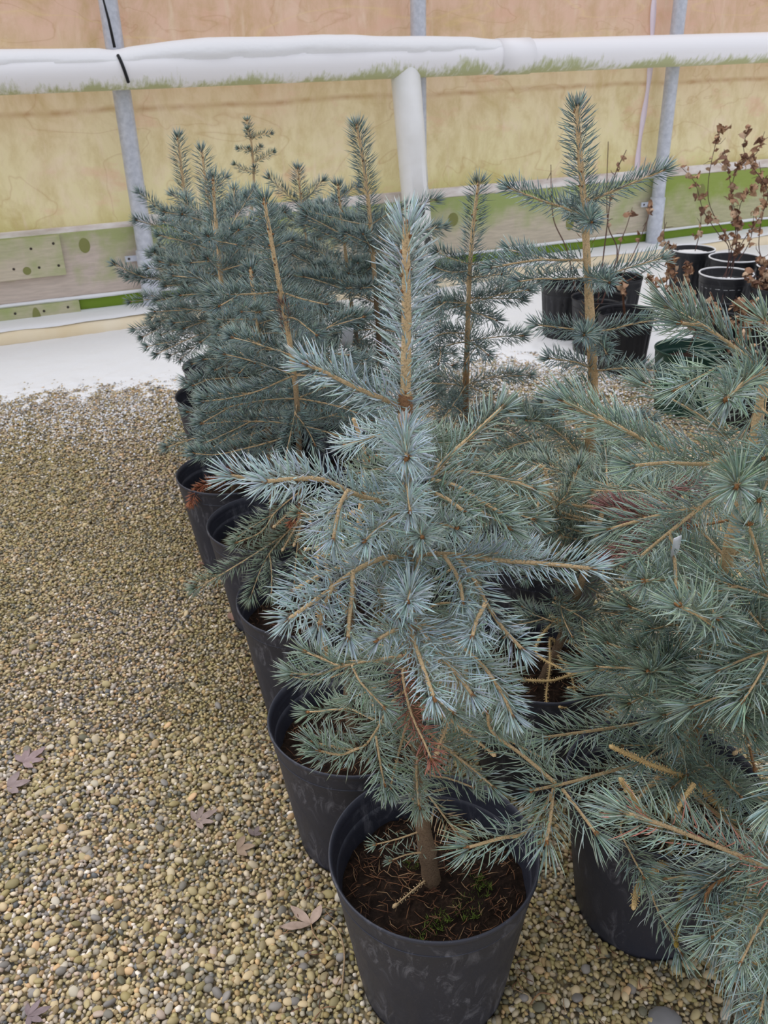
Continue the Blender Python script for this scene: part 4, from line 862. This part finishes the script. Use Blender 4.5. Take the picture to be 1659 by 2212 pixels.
# ---- big long needled spruce on the right of the light blue one
RG = np.array([TEAL * 1.3, GRN * 1.25, GRN * 1.4, BLUG * 1.1]); RD = np.array([GRN, GRN * 1.15, TEAL * 1.2])
t = Tree('R1', 'broad long needled green spruce with bud tipped branches over a scuffed black pot', 1.0, [None, (1478, 1700), (1510, 1500), (1555, 1280), (1595, 1100), (1628, 960), (1642, 880), (1655, 800)], [0.0150, 0.013, 0.011, 0.010, 0.009, 0.0085, 0.0075, 0.006], nl=0.042, dens=950, seg=2, wid=0.0017, col=RG, seed=23, leader=0, fwd=0.9, upb=0.2, ang=0.88, barkcol=np.array(s2l(160, 128, 92)))
body, so, rs = pot_parts(t.root, seed=15, k=96); litter(so, rs, 0.207, 200, 15)
B = t.br; BR = dict(tipbuds=3, r0=0.0042)
B([(1625, 975), (1545, 980), (1435, 969), (1362, 936), (1212, 864)], -0.05, **BR, sides=1); B([(1622, 985), (1610, 1020), (1592, 1050)], -0.26, dens=1500, nfrom=0.35, **BR); B([(1620, 990), (1516, 1002), (1440, 1000), (1368, 1006)], -0.12, **BR); B([(1655, 800), (1610, 825), (1568, 862)], -0.18, dens=1400, **BR)
B([(1605, 1050), (1560, 1060), (1502, 1105), (1425, 1167), (1379, 1206)], -0.16, **BR, sides=2); B([(1560, 1260), (1527, 1258), (1460, 1250), (1390, 1255)], -0.20, **BR, sides=1); B([(1540, 1350), (1640, 1425), (1579, 1380), (1520, 1336), (1467, 1308)], -0.28, nl=0.046, **BR)
B([(1560, 1270), (1650, 1290), (1640, 1210), (1616, 1132)], -0.20, **BR); B([(1655, 800), (1600, 760), (1527, 709), (1442, 662)], 0.0, **BR, sides=2, col=np.array([GRN, TEAL])); B([(1650, 850), (1593, 950), (1509, 895), (1393, 830)], 0.12, col=RD, sides=1); B([(1648, 830), (1570, 791), (1510, 815), (1458, 842)], 0.06, col=RG)
B([(1655, 800), (1690, 740), (1650, 690)], -0.05, col=RG); B([(1640, 880), (1690, 930), (1650, 990)], -0.2, col=RG); B([(1625, 960), (1670, 1000), (1640, 1080)], -0.25, col=RG)
B([(1500, 1545), (1421, 1557), (1318, 1573), (1182, 1592)], -0.12, **BR); B([(1490, 1620), (1410, 1640), (1325, 1664), (1230, 1690), (1150, 1707)], -0.22, dens=700, nfrom=0.4, **BR, subs=[([(1200, 1692), (1131, 1633), (1063, 1581), (1053, 1535)], -0.2, -0.22), ([(1195, 1710), (1139, 1795), (1079, 1811), (1010, 1831)], -0.2, -0.3), ([(1215, 1705), (1250, 1750), (1286, 1799)], -0.2, -0.26), ([(1195, 1705), (1190, 1760), (1180, 1820)], -0.2, -0.28)])
PK = np.concatenate([RG, RG, PINK[None]])
B([(1478, 1700), (1680, 1870), (1655, 1871), (1556, 1831), (1437, 1784), (1345, 1754)], -0.34, y0=-0.25, nl=0.048, col=PK, r0=0.005, attach=True); B([(1485, 1660), (1588, 1780), (1500, 1692), (1397, 1648), (1323, 1614)], -0.20, bare=True, wcol=TAN2, r0=0.0042, subs=[([(1500, 1692), (1480, 1720), (1466, 1745)], -0.18, -0.2)])
B([(1480, 1680), (1420, 1790), (1389, 1752), (1342, 1685)], -0.22, bare=True, wcol=TAN2 * 0.95, r0=0.004); B([(1475, 1720), (1400, 1740), (1341, 1780), (1365, 1847), (1391, 1893)], -0.24, col=RD, dens=800); B([(1475, 1740), (1440, 1860), (1429, 1867), (1381, 1911), (1369, 1958)], -0.27, bare=True, wcol=TAN2 * 0.9, r0=0.0055)
B([(1480, 1700), (1420, 1860), (1409, 1934), (1449, 2014), (1472, 2061)], -0.28, col=RG, dens=800); B([(1480, 1700), (1480, 1820), (1472, 1899), (1461, 2038)], -0.28, bare=True, wcol=np.array(s2l(150, 128, 60)), r0=0.003)
for p, dy in [([(1500, 1480), (1440, 1420), (1380, 1400)], -0.12), ([(1505, 1450), (1560, 1440), (1640, 1480)], -0.15), ([(1500, 1520), (1560, 1560), (1630, 1590)], -0.18), ([(1500, 1500), (1430, 1490), (1360, 1520)], -0.15), ([(1490, 1600), (1540, 1660), (1600, 1720)], -0.2), ([(1530, 1380), (1470, 1350), (1410, 1360)], -0.1), ([(1550, 1280), (1490, 1200), (1450, 1160)], 0.02), ([(1500, 1560), (1440, 1600), (1390, 1640)], -0.12), ([(1560, 1250), (1600, 1300), (1650, 1360)], -0.2), ([(1510, 1460), (1450, 1450), (1400, 1450)], -0.2), ([(1520, 1440), (1580, 1500), (1650, 1540)], -0.26)]: B(p, dy, sides=2, col=RD, dens=1000)
B([(1590, 1120), (1500, 1135), (1417, 1123), (1316, 1094)], 0.12, col=np.array([MAR, MAR * 1.3]), dens=1100, nl=0.034, wcol=BRN * 1.2, sides=2, label='dead maroon shoot', nfrom=0.3); B([(1600, 1080), (1530, 1050), (1470, 1062)], 0.12, col=np.array([MAR, MAR * 1.2]), dens=900, nl=0.03, wcol=BRN, label='dead maroon shoot', nfrom=0.3)
B([(1520, 1440), (1600, 1560), (1630, 1660)], -0.1, bare=True, wcol=BRN * 1.2); B([(1500, 1560), (1630, 1590), (1590, 1625)], -0.1, bare=True, wcol=TAN); B([(1490, 1600), (1400, 1700), (1370, 1740)], -0.12, bare=True, wcol=TAN)
t.fill(0.36, 0.74, 3, 3, 0.26, 0.24, az=(-0.3, 2.2), sides=2, col=RD, dens=850)
t = Tree('R2', 'spruce with drooping long needled shoots in front of the broad green spruce', 0.80, [None, (1760, 1900), (1800, 1600), (1860, 1300)], [0.014, 0.012, 0.008, 0.005], nl=0.044, dens=950, seg=2, wid=0.0017, col=RG, seed=25, leader=0, fwd=0.9, upb=0.1, ang=0.9)
body, so, rs = pot_parts(t.root, seed=16, k=96); litter(so, rs, 0.207, 80, 16)
B = t.br
B([(1760, 1900), (1640, 1880), (1528, 1926), (1552, 2022), (1588, 2117), (1622, 2240)], -0.18, nl=0.042, r0=0.0048, col=np.array([TEAL, BLUG * 0.9]), dens=1250, nfrom=0.4, wcol=BRN * 1.15); B([(1760, 1850), (1700, 1900), (1640, 2000), (1600, 2080)], -0.2, col=RG, dens=700); B([(1760, 1850), (1700, 2000), (1660, 2120), (1640, 2200)], -0.2, col=RG)
t.fill(0.40, 0.8, 3, 4, 0.26, 0.2, az=(1.2, 4.5), sides=2, dens=800)

# ------------------------------------------------------------------ dried perennials in small pots on the snow
LEAFC = [(190, 152, 122), (206, 168, 134), (168, 130, 104), (216, 186, 156), (152, 116, 96)]
leaf_me = []
for q in range(10):
    rg = np.random.default_rng(300 + q); nu_, nv_ = 5, 7; L = 1.0; V = []
    fold = rg.uniform(0.2, 0.8); curl = rg.uniform(1.4, 3.6); tw = rg.normal(0, 0.5)
    for a in range(nv_):
        f = a / (nv_ - 1); w = 0.36 * math.sin(math.pi * min(1, (f * 0.93 + 0.05)) ** 0.8) + 0.02; ang = curl * f
        cx = math.sin(ang) / curl; cz = -(1 - math.cos(ang)) / curl
        for b in range(nu_):
            s_ = (b / (nu_ - 1) - 0.5) * 2; z = abs(s_) * w * fold + 0.11 * rg.normal()
            y = s_ * w * math.cos(fold); V.append((cx - z * math.sin(ang) * 0.6, y * math.cos(tw * f) - z * math.sin(tw * f), cz + z * math.cos(ang)))
    i = (np.arange(nv_ - 1)[:, None] * nu_ + np.arange(nu_ - 1)[None]).ravel(); F = np.stack([i, i + nu_, i + nu_ + 1, i + 1], -1)
    V = np.array(V); n0 = len(V); Vb = V + np.array([0, 0, -0.02]); F2 = np.concatenate([F, F[:, ::-1] + n0])
    me = mk_mesh('leaf', np.concatenate([V, Vb]), F2, np.tile(np.array(s2l(*LEAFC[q % 5])) * rg.uniform(0.8, 1.15), (2 * n0, 1))); me.materials.append(M_LEAF); leaf_me.append(me)
def rand_rot(rg):
    from mathutils import Quaternion
    q = rg.standard_normal(4); return Quaternion(q / np.linalg.norm(q)).to_matrix().to_4x4()
def small_pot(key, label, mat=None, rim=0.125, h=0.26, ribs=22, snow=False, name='potted_perennial', cat='potted plant', soil=None):
    x, y = FAR[key]; zb = float(snow_h(np.array([x]), np.array([y]))[0]); root = empty(name, (x, y, max(0.0, zb - 0.012)))
    tag(root, label, cat, 'small pots of dried plants on the snow')
    pot_parts(root, rim=rim, h=h, base=rim * 0.8, soil=soil or h - 0.055, mat=mat or M_POTR, k=88 if ribs else 56, ribs=ribs, seed=ord(key[0]) % 7 + len(key))
    if snow:
        rs = rim * 0.93; zz = (soil or h - 0.055) + 0.02; rr = np.array([0, .25, .5, .75, .9, 1.0])[:, None] * rs; tt = np.arange(32)[None] * 2 * math.pi / 32
        X = rr * np.cos(tt); Y = rr * np.sin(tt); Z = zz + 0.012 * (fbm(X * 30 + x * 9, Y * 30, 70) - 0.5) - 0.02 * (rr / rs) ** 6
        i = np.arange(5)[:, None] * 32; j = np.arange(32)[None]; j2 = (j + 1) % 32
        o = mk_obj('snow_fill', mk_mesh('snow_fill', np.stack([X, Y, Z], -1).reshape(-1, 3), np.stack([i + j, i + 32 + j, i + 32 + j2, i + j2], -1).reshape(-1, 4)), root, [M_SNOW]); o['kind'] = 'stuff'
        a = np.linspace(0, 2 * math.pi, 61); rd = 0.0028 + 0.002 * fbm(np.cos(a) * 3 + 5, np.sin(a) * 3 + 5, 71)
        Vt, Ft, Tt = tube(np.stack([rim * 0.985 * np.cos(a), rim * 0.985 * np.sin(a), h + 0.002 + 0 * a], -1), rd, 6); o = mk_obj('rim_snow', mk_mesh('rim_snow', Vt, [Ft, Tt]), root, [M_SNOW]); o['kind'] = 'stuff'
    return root
def stems(root, key, lst, leaves, seed, r=0.0026, lo=0.45, ls=(0.03, 0.055), col=(96, 72, 66)):
    x, y = FAR[key]; rg = np.random.default_rng(seed); off = np.array(root.location); allp = []
    for pts, dy in lst:
        P = [np.array([x + rg.normal(0, 0.02), y + rg.normal(0, 0.02), off[2] + 0.20])]; n = len(pts)
        P += [at_y(px, py, y + dy * (q + 1) / n) for q, (px, py) in enumerate(pts)]
        P = catmull(np.array(P), 7); allp.append(P); g = Geo(); add_tube(g, P, np.linspace(r, r * 0.45, len(P)), np.array(s2l(*col)) * rg.uniform(0.85, 1.2), 6)
        for q in range(rg.integers(1, 3)):        # side twiglets
            i = rg.integers(len(P) // 2, len(P) - 1); v = unit(rg.standard_normal(3) + np.array([0, 0, 0.8])) * rg.uniform(0.03, 0.08); add_tube(g, [P[i], P[i] + v * 0.5 + rg.normal(0, 0.006, 3), P[i] + v], [r * 0.5, r * 0.45, r * 0.3], np.array(s2l(*col)), 5)
        mk_obj('stem', g.mesh('stem', off), root, [M_WOOD])
    for q in range(int(leaves * 2.0)):
        P = allp[rg.integers(len(allp))]; i = int(len(P) * (lo + (1 - lo) * rg.random())) - 1; p = P[max(i, 0)] + rg.normal(0, 0.006, 3)
        o = mk_obj('leaf', leaf_me[rg.integers(10)], root); s_ = rg.uniform(*ls) * 0.82; mt = rand_rot(rg) @ Matrix.Scale(s_, 4); mt.translation = Vector(p - off); o.matrix_local = mt
rt = small_pot('A', 'ribbed black pot with a short brown stub and withered leaf beside the green pot'); stems(rt, 'A', [([(1346, 640), (1347, 606)], -0.02)], 5, 1, r=0.006, lo=0.7, col=(110, 78, 60))
rt = small_pot('A2', 'ribbed black pot with two long bare arching stems behind the pale bare trunk'); stems(rt, 'A2', [([(1333, 551), (1314, 489), (1311, 404), (1314, 306)], 0.1), ([(1310, 500), (1325, 390), (1353, 324)], 0.1)], 2, 2, r=0.0036)
rt = small_pot('A3', 'ribbed black pot with one crooked bare stem standing alone on the snow'); stems(rt, 'A3', [([(1226, 544), (1197, 478), (1191, 412), (1190, 356)], 0.05)], 0, 3, r=0.0036)
rt = small_pot('A4', 'ribbed black pot with thin stems carrying a few papery leaves against the mossy board', rim=0.115); stems(rt, 'A4', [([(1337, 540), (1355, 485), (1366, 448)], 0.1), ([(1372, 540), (1400, 470), (1404, 440)], 0.1), ([(1425, 560), (1434, 500), (1440, 480)], 0.0)], 9, 4, r=0.003)
rt = small_pot('B', 'snow rimmed black pot holding the tallest dried shrub', snow=True, rim=0.128); stems(rt, 'B', [([(1579, 544), (1590, 500), (1579, 404), (1564, 322)], 0.0), ([(1575, 540), (1553, 507), (1520, 456), (1502, 397), (1472, 361)], -0.05), ([(1580, 540), (1530, 430), (1549, 298), (1568, 277)], 0.05), ([(1590, 530), (1580, 420), (1597, 356), (1634, 331), (1652, 284)], 0.0), ([(1600, 530), (1659, 426), (1608, 331), (1619, 273)], 0.0), ([(1590, 540), (1600, 440), (1640, 400)], -0.1)], 84, 5, r=0.0026, lo=0.35, ls=(0.03, 0.06), col=(100, 76, 72))
rt = small_pot('B2', 'black pot full of snow at the foot of the wall', snow=True, rim=0.118, soil=0.225); stems(rt, 'B2', [([(1512, 500), (1515, 455)], 0.0)], 3, 6, r=0.003)
rt = small_pot('B3', 'snow rimmed black pot behind the tallest dried shrub', snow=True, rim=0.128); stems(rt, 'B3', [([(1620, 520), (1630, 450)], 0.0)], 4, 7, r=0.003)
rt = small_pot('B4', 'snow dusted black pot crowded against the tallest dried shrub on the wall side', snow=True, rim=0.125); stems(rt, 'B4', [([(1640, 540), (1650, 430), (1640, 350)], 0.0)], 10, 8, r=0.003)
rt = small_pot('B5', 'black pot thick with crumpled brown leaves next to the tallest dried shrub'); stems(rt, 'B5', [([(1650, 600), (1640, 540)], 0.0), ([(1640, 620), (1615, 590)], 0.0), ([(1655, 610), (1662, 560)], 0.0)], 50, 9, r=0.003, lo=0.2)
rt = small_pot('B6', 'black pot with low withered stems full of light brown leaves near the green pot'); stems(rt, 'B6', [([(1470, 640), (1455, 590), (1452, 552)], 0.0), ([(1440, 660), (1410, 610), (1400, 598)], -0.05), ([(1500, 680), (1490, 620), (1480, 560)], 0.0), ([(1460, 690), (1430, 660), (1420, 650)], -0.1), ([(1530, 700), (1540, 660)], -0.1), ([(1450, 640), (1447, 560), (1446, 520)], 0.05), ([(1480, 690), (1470, 650), (1480, 640)], -0.15)], 120, 10, r=0.0028, lo=0.3, ls=(0.026, 0.05))
rt = small_pot('B7', 'black pot under a heap of dark crumpled leaves and dead stems'); stems(rt, 'B7', [([(1600, 680), (1590, 640)], -0.1), ([(1620, 690), (1630, 650)], -0.1), ([(1570, 700), (1545, 670)], -0.1), ([(1640, 700), (1655, 670)], -0.1), ([(1560, 690), (1530, 640)], -0.05)], 90, 11, r=0.0028, lo=0.2)
rt = small_pot('G', 'dark green plastic pot standing among the black pots', mat=M_POTG, ribs=0, rim=0.125, h=0.25); stems(rt, 'G', [([(1500, 720), (1505, 690)], 0.0)], 3, 12, r=0.003)
rt = small_pot('G2', 'black pot with a pale dry leaf right beside the green pot'); stems(rt, 'G2', [([(1600, 740), (1610, 715)], 0.0), ([(1590, 760), (1570, 740)], -0.1)], 16, 13, r=0.003, lo=0.2)

# ------------------------------------------------------------------ small things: labels, fallen leaves, stone, dry stems
def plant_label(px, py, Y, w, l, rot, label, group=None):
    p = at_y(px, py, Y); g = Geo(); hw = w / 2
    n = 8; t = np.linspace(0, 1, n); wid = hw * np.where(t < 0.75, 1, 1 - (t - 0.75) / 0.25 * 0.85); z = -t * l; bend = 0.06 * l * t ** 2
    V = np.concatenate([np.stack([s * wid, bend + dy, z], -1) for s, dy in ((-1, -0.0005), (1, -0.0005), (1, 0.0005), (-1, 0.0005))])
    i = np.arange(n - 1); F = np.concatenate([np.stack([i + a * n, i + 1 + a * n, i + 1 + b * n, i + b * n], -1) for a, b in ((0, 1), (1, 2), (2, 3), (3, 0))] + [np.array([[0, n, 2 * n, 3 * n]])])
    o = mk_obj('plant_label', mk_mesh('plant_label', V, F, smooth=False), None, [M_LABEL]); o.location = p; o.rotation_euler = rot; return tag(o, label, 'plant label', group)
plant_label(1464, 1160, 0.84, 0.010, 0.045, (0.3, -0.25, 0.3), 'white plastic plant label caught in the dead maroon shoots')
plant_label(752, 708, 2.15, 0.028, 0.06, (0.2, 0.1, 0.1), 'wide white plant label hanging among the inner spruces')
plant_label(588, 800, 1.86, 0.007, 0.055, (0.2, 1.1, 0.2), 'narrow silver plant label lying across a branch of the fourth outer spruce')
plant_label(518, 828, 1.86, 0.007, 0.045, (0.2, 0.9, 0.3), 'slim pale plant label tilted beneath the fourth outer spruce foliage')
plant_label(796, 1382, 0.98, 0.010, 0.05, (0.3, -0.7, 0.2), 'worn grey plant label tucked under the light blue spruce')
plant_label(440, 704, 2.7, 0.006, 0.08, (0.1, -1.2, 0.1), 'thin white plant stake resting on the star shaped spruce')
def fallen_leaf(px, py, size, rz, lobes, colr, seed, label, flat=0.35, stem=0):
    p = at_z(px, py, 0.010); rg = np.random.default_rng(seed); root = empty('fallen_leaf', p); tag(root, label, 'leaf'); g = Geo()
    for a, l, w in lobes:
        nv_, nu_ = 8, 5; f = np.linspace(0, 1, nv_)[:, None]; s_ = np.linspace(-1, 1, nu_)[None]
        ww = w * np.sin(np.pi * np.clip(f * 0.97 + 0.02, 0, 1)) ** 0.8; x = f * l * size + 0 * s_; y = s_ * ww * size; z = flat * size * (0.3 * f ** 2 * (rg.random() + 0.3) + 0.5 * np.abs(s_) * ww) + 0.012 * size * rg.standard_normal((nv_, nu_)) + 0.002
        c, s = math.cos(a + rz), math.sin(a + rz); V = np.stack([x * c - y * s, x * s + y * c, z], -1).reshape(-1, 3); i = (np.arange(nv_ - 1)[:, None] * nu_ + np.arange(nu_ - 1)[None]).ravel(); F = np.stack([i, i + nu_, i + nu_ + 1, i + 1], -1)
        g.add(V, F, np.array(s2l(*colr)) * rg.uniform(0.85, 1.15)); g.add(V - [0, 0, 0.0006], F[:, ::-1], np.array(s2l(*colr)))
    mk_obj('blade', g.mesh('blade'), root, [M_LEAF])
    if stem:
        g = Geo(); a = rz + 2.7; add_tube(g, catmull([(0, 0, 0.004), (0.5 * stem * math.cos(a), 0.5 * stem * math.sin(a), 0.008), (stem * math.cos(a + 0.25), stem * math.sin(a + 0.25), 0.003)], 5), 0.0012, np.array(s2l(170, 140, 110)), 5); mk_obj('stalk', g.mesh('stalk'), root, [M_WOOD])
pal3 = [(0.0, 1.0, 0.22), (1.0, 0.9, 0.2), (-0.9, 0.8, 0.18)]
fallen_leaf(672, 1998, 0.062, 2.3, [(0.1, 0.8, 0.13), (-1.15, 0.62, 0.13), (0.95, 0.85, 0.13)], (196, 172, 156), 1, 'dried pinkish leaf with a long stalk beside the scuffed pot', stem=0.05)
pal5 = [(0, 1, 0.17), (0.75, 0.8, 0.14), (-0.75, 0.8, 0.14), (1.5, 0.6, 0.12), (-1.5, 0.6, 0.12)]
fallen_leaf(424, 1775, 0.045, 0.6, pal5, (160, 142, 134), 2, 'grey brown five lobed leaf lying on open gravel', flat=0.25)
fallen_leaf(512, 1836, 0.034, 0.2, pal3, (164, 142, 122), 3, 'small tan curled leaf on gravel near the five lobed leaf', flat=0.3)
fallen_leaf(548, 1806, 0.022, 1.2, pal3, (126, 112, 110), 4, 'tiny grey leaf scrap on gravel near the second pot', flat=0.2)
fallen_leaf(50, 1648, 0.055, 0.9, pal5, (158, 138, 138), 5, 'faded mauve leaf flattened into the gravel far from the pots', flat=0.12)
fallen_leaf(16, 1700, 0.045, 0.3, pal3, (150, 134, 132), 6, 'mauve leaf fragment next to the flattened faded leaf', flat=0.12)
fallen_leaf(60, 2196, 0.035, 0.4, pal5, (140, 124, 126), 7, 'purplish torn leaf scrap pressed into coarse pebbles', flat=0.1)
fallen_leaf(445, 1222, 0.045, 0.3, [(0, 1, 0.1), (0.8, 0.9, 0.08), (-0.8, 0.9, 0.08), (2.2, 0.7, 0.08)], (150, 116, 98), 8, 'shredded brown leaf at the base of the fifth outer pot', flat=0.3)
fallen_leaf(500, 1340, 0.035, 0.9, pal3, (160, 128, 112), 9, 'small brown leaf against the base of the fourth outer pot', flat=0.3)
p = at_z(1434, 2206, 0.003); V = I2V * np.array([0.027, 0.023, 0.014]) * (1 + 0.05 * np.random.default_rng(2).standard_normal((len(I2V), 1)))
o = mk_obj('round_stone', mk_mesh('round_stone', V, I2F, np.tile(np.array(s2l(134, 132, 132)), (len(I2V), 1)) * np.random.default_rng(1).uniform(0.8, 1.15, (len(I2V), 1))), None, [M_PEB]); o.location = p; tag(o, 'large round grey stone among the small pebbles', 'stone')
def dry_stem(pts, r, colr, label):
    P = catmull(np.array([at_z(px, py, 0.011) for px, py in pts]), 6); c = P.mean(0); c[2] = 0; g = Geo(); P[:, 2] += 0.004 * np.sin(np.linspace(0, 3.1, len(P))); add_tube(g, P - c, r, np.array(s2l(*colr)), 5)
    o = mk_obj('dry_stem', g.mesh('dry_stem'), None, [M_WOOD]); o.location = c; tag(o, label, 'stem')
dry_stem([(695, 1984), (728, 2010), (744, 2060), (738, 2145)], 0.0015, (170, 146, 116), 'thin curved dry stem lying between the pink leaf and the scuffed pot')
dry_stem([(418, 1325), (445, 1316), (470, 1312)], 0.0016, (196, 178, 140), 'short straw coloured stem on gravel beside the third outer pot')
dry_stem([(510, 1430), (520, 1450), (527, 1478)], 0.0014, (190, 170, 140), 'small bent straw on gravel by the third pot')
dry_stem([(1145, 2170), (1165, 2150), (1190, 2148)], 0.0013, (150, 116, 84), 'brown needle twig at the foot of the scuffed pot')

rg_ = np.random.default_rng(91); g = Geo()
for q in range(420):
    k_ = ['P1', 'P2', 'P3', 'P4', 'P5', 'R1', 'M1'][rg_.integers(7)]; cx, cy = POTS[k_]; a = rg_.random() * 6.28; r = 0.125 + abs(rg_.normal(0, 0.07)); p = np.array([cx + r * math.cos(a), cy + r * math.sin(a), 0.011 + 0.003 * rg_.random()]); t_ = rg_.random() * 3.14; v = np.array([math.cos(t_), math.sin(t_), 0.1 * rg_.normal()]) * rg_.uniform(0.007, 0.014)
    if min((p[0] - x) ** 2 + (p[1] - y) ** 2 for x, y in POTS.values()) < 0.118 ** 2: continue
    add_tube(g, [p - v, p + np.array([-v[1], v[0], 0]) * 0.15, p + v], [0.0006, 0.0009, 0.0005], np.array(s2l(*[(150, 110, 84), (120, 84, 66), (176, 146, 112)][rg_.integers(3)])), 3)
o = mk_obj('needle_litter', g.mesh('needle_litter'), bed, [M_LIT]); o['kind'] = 'stuff'
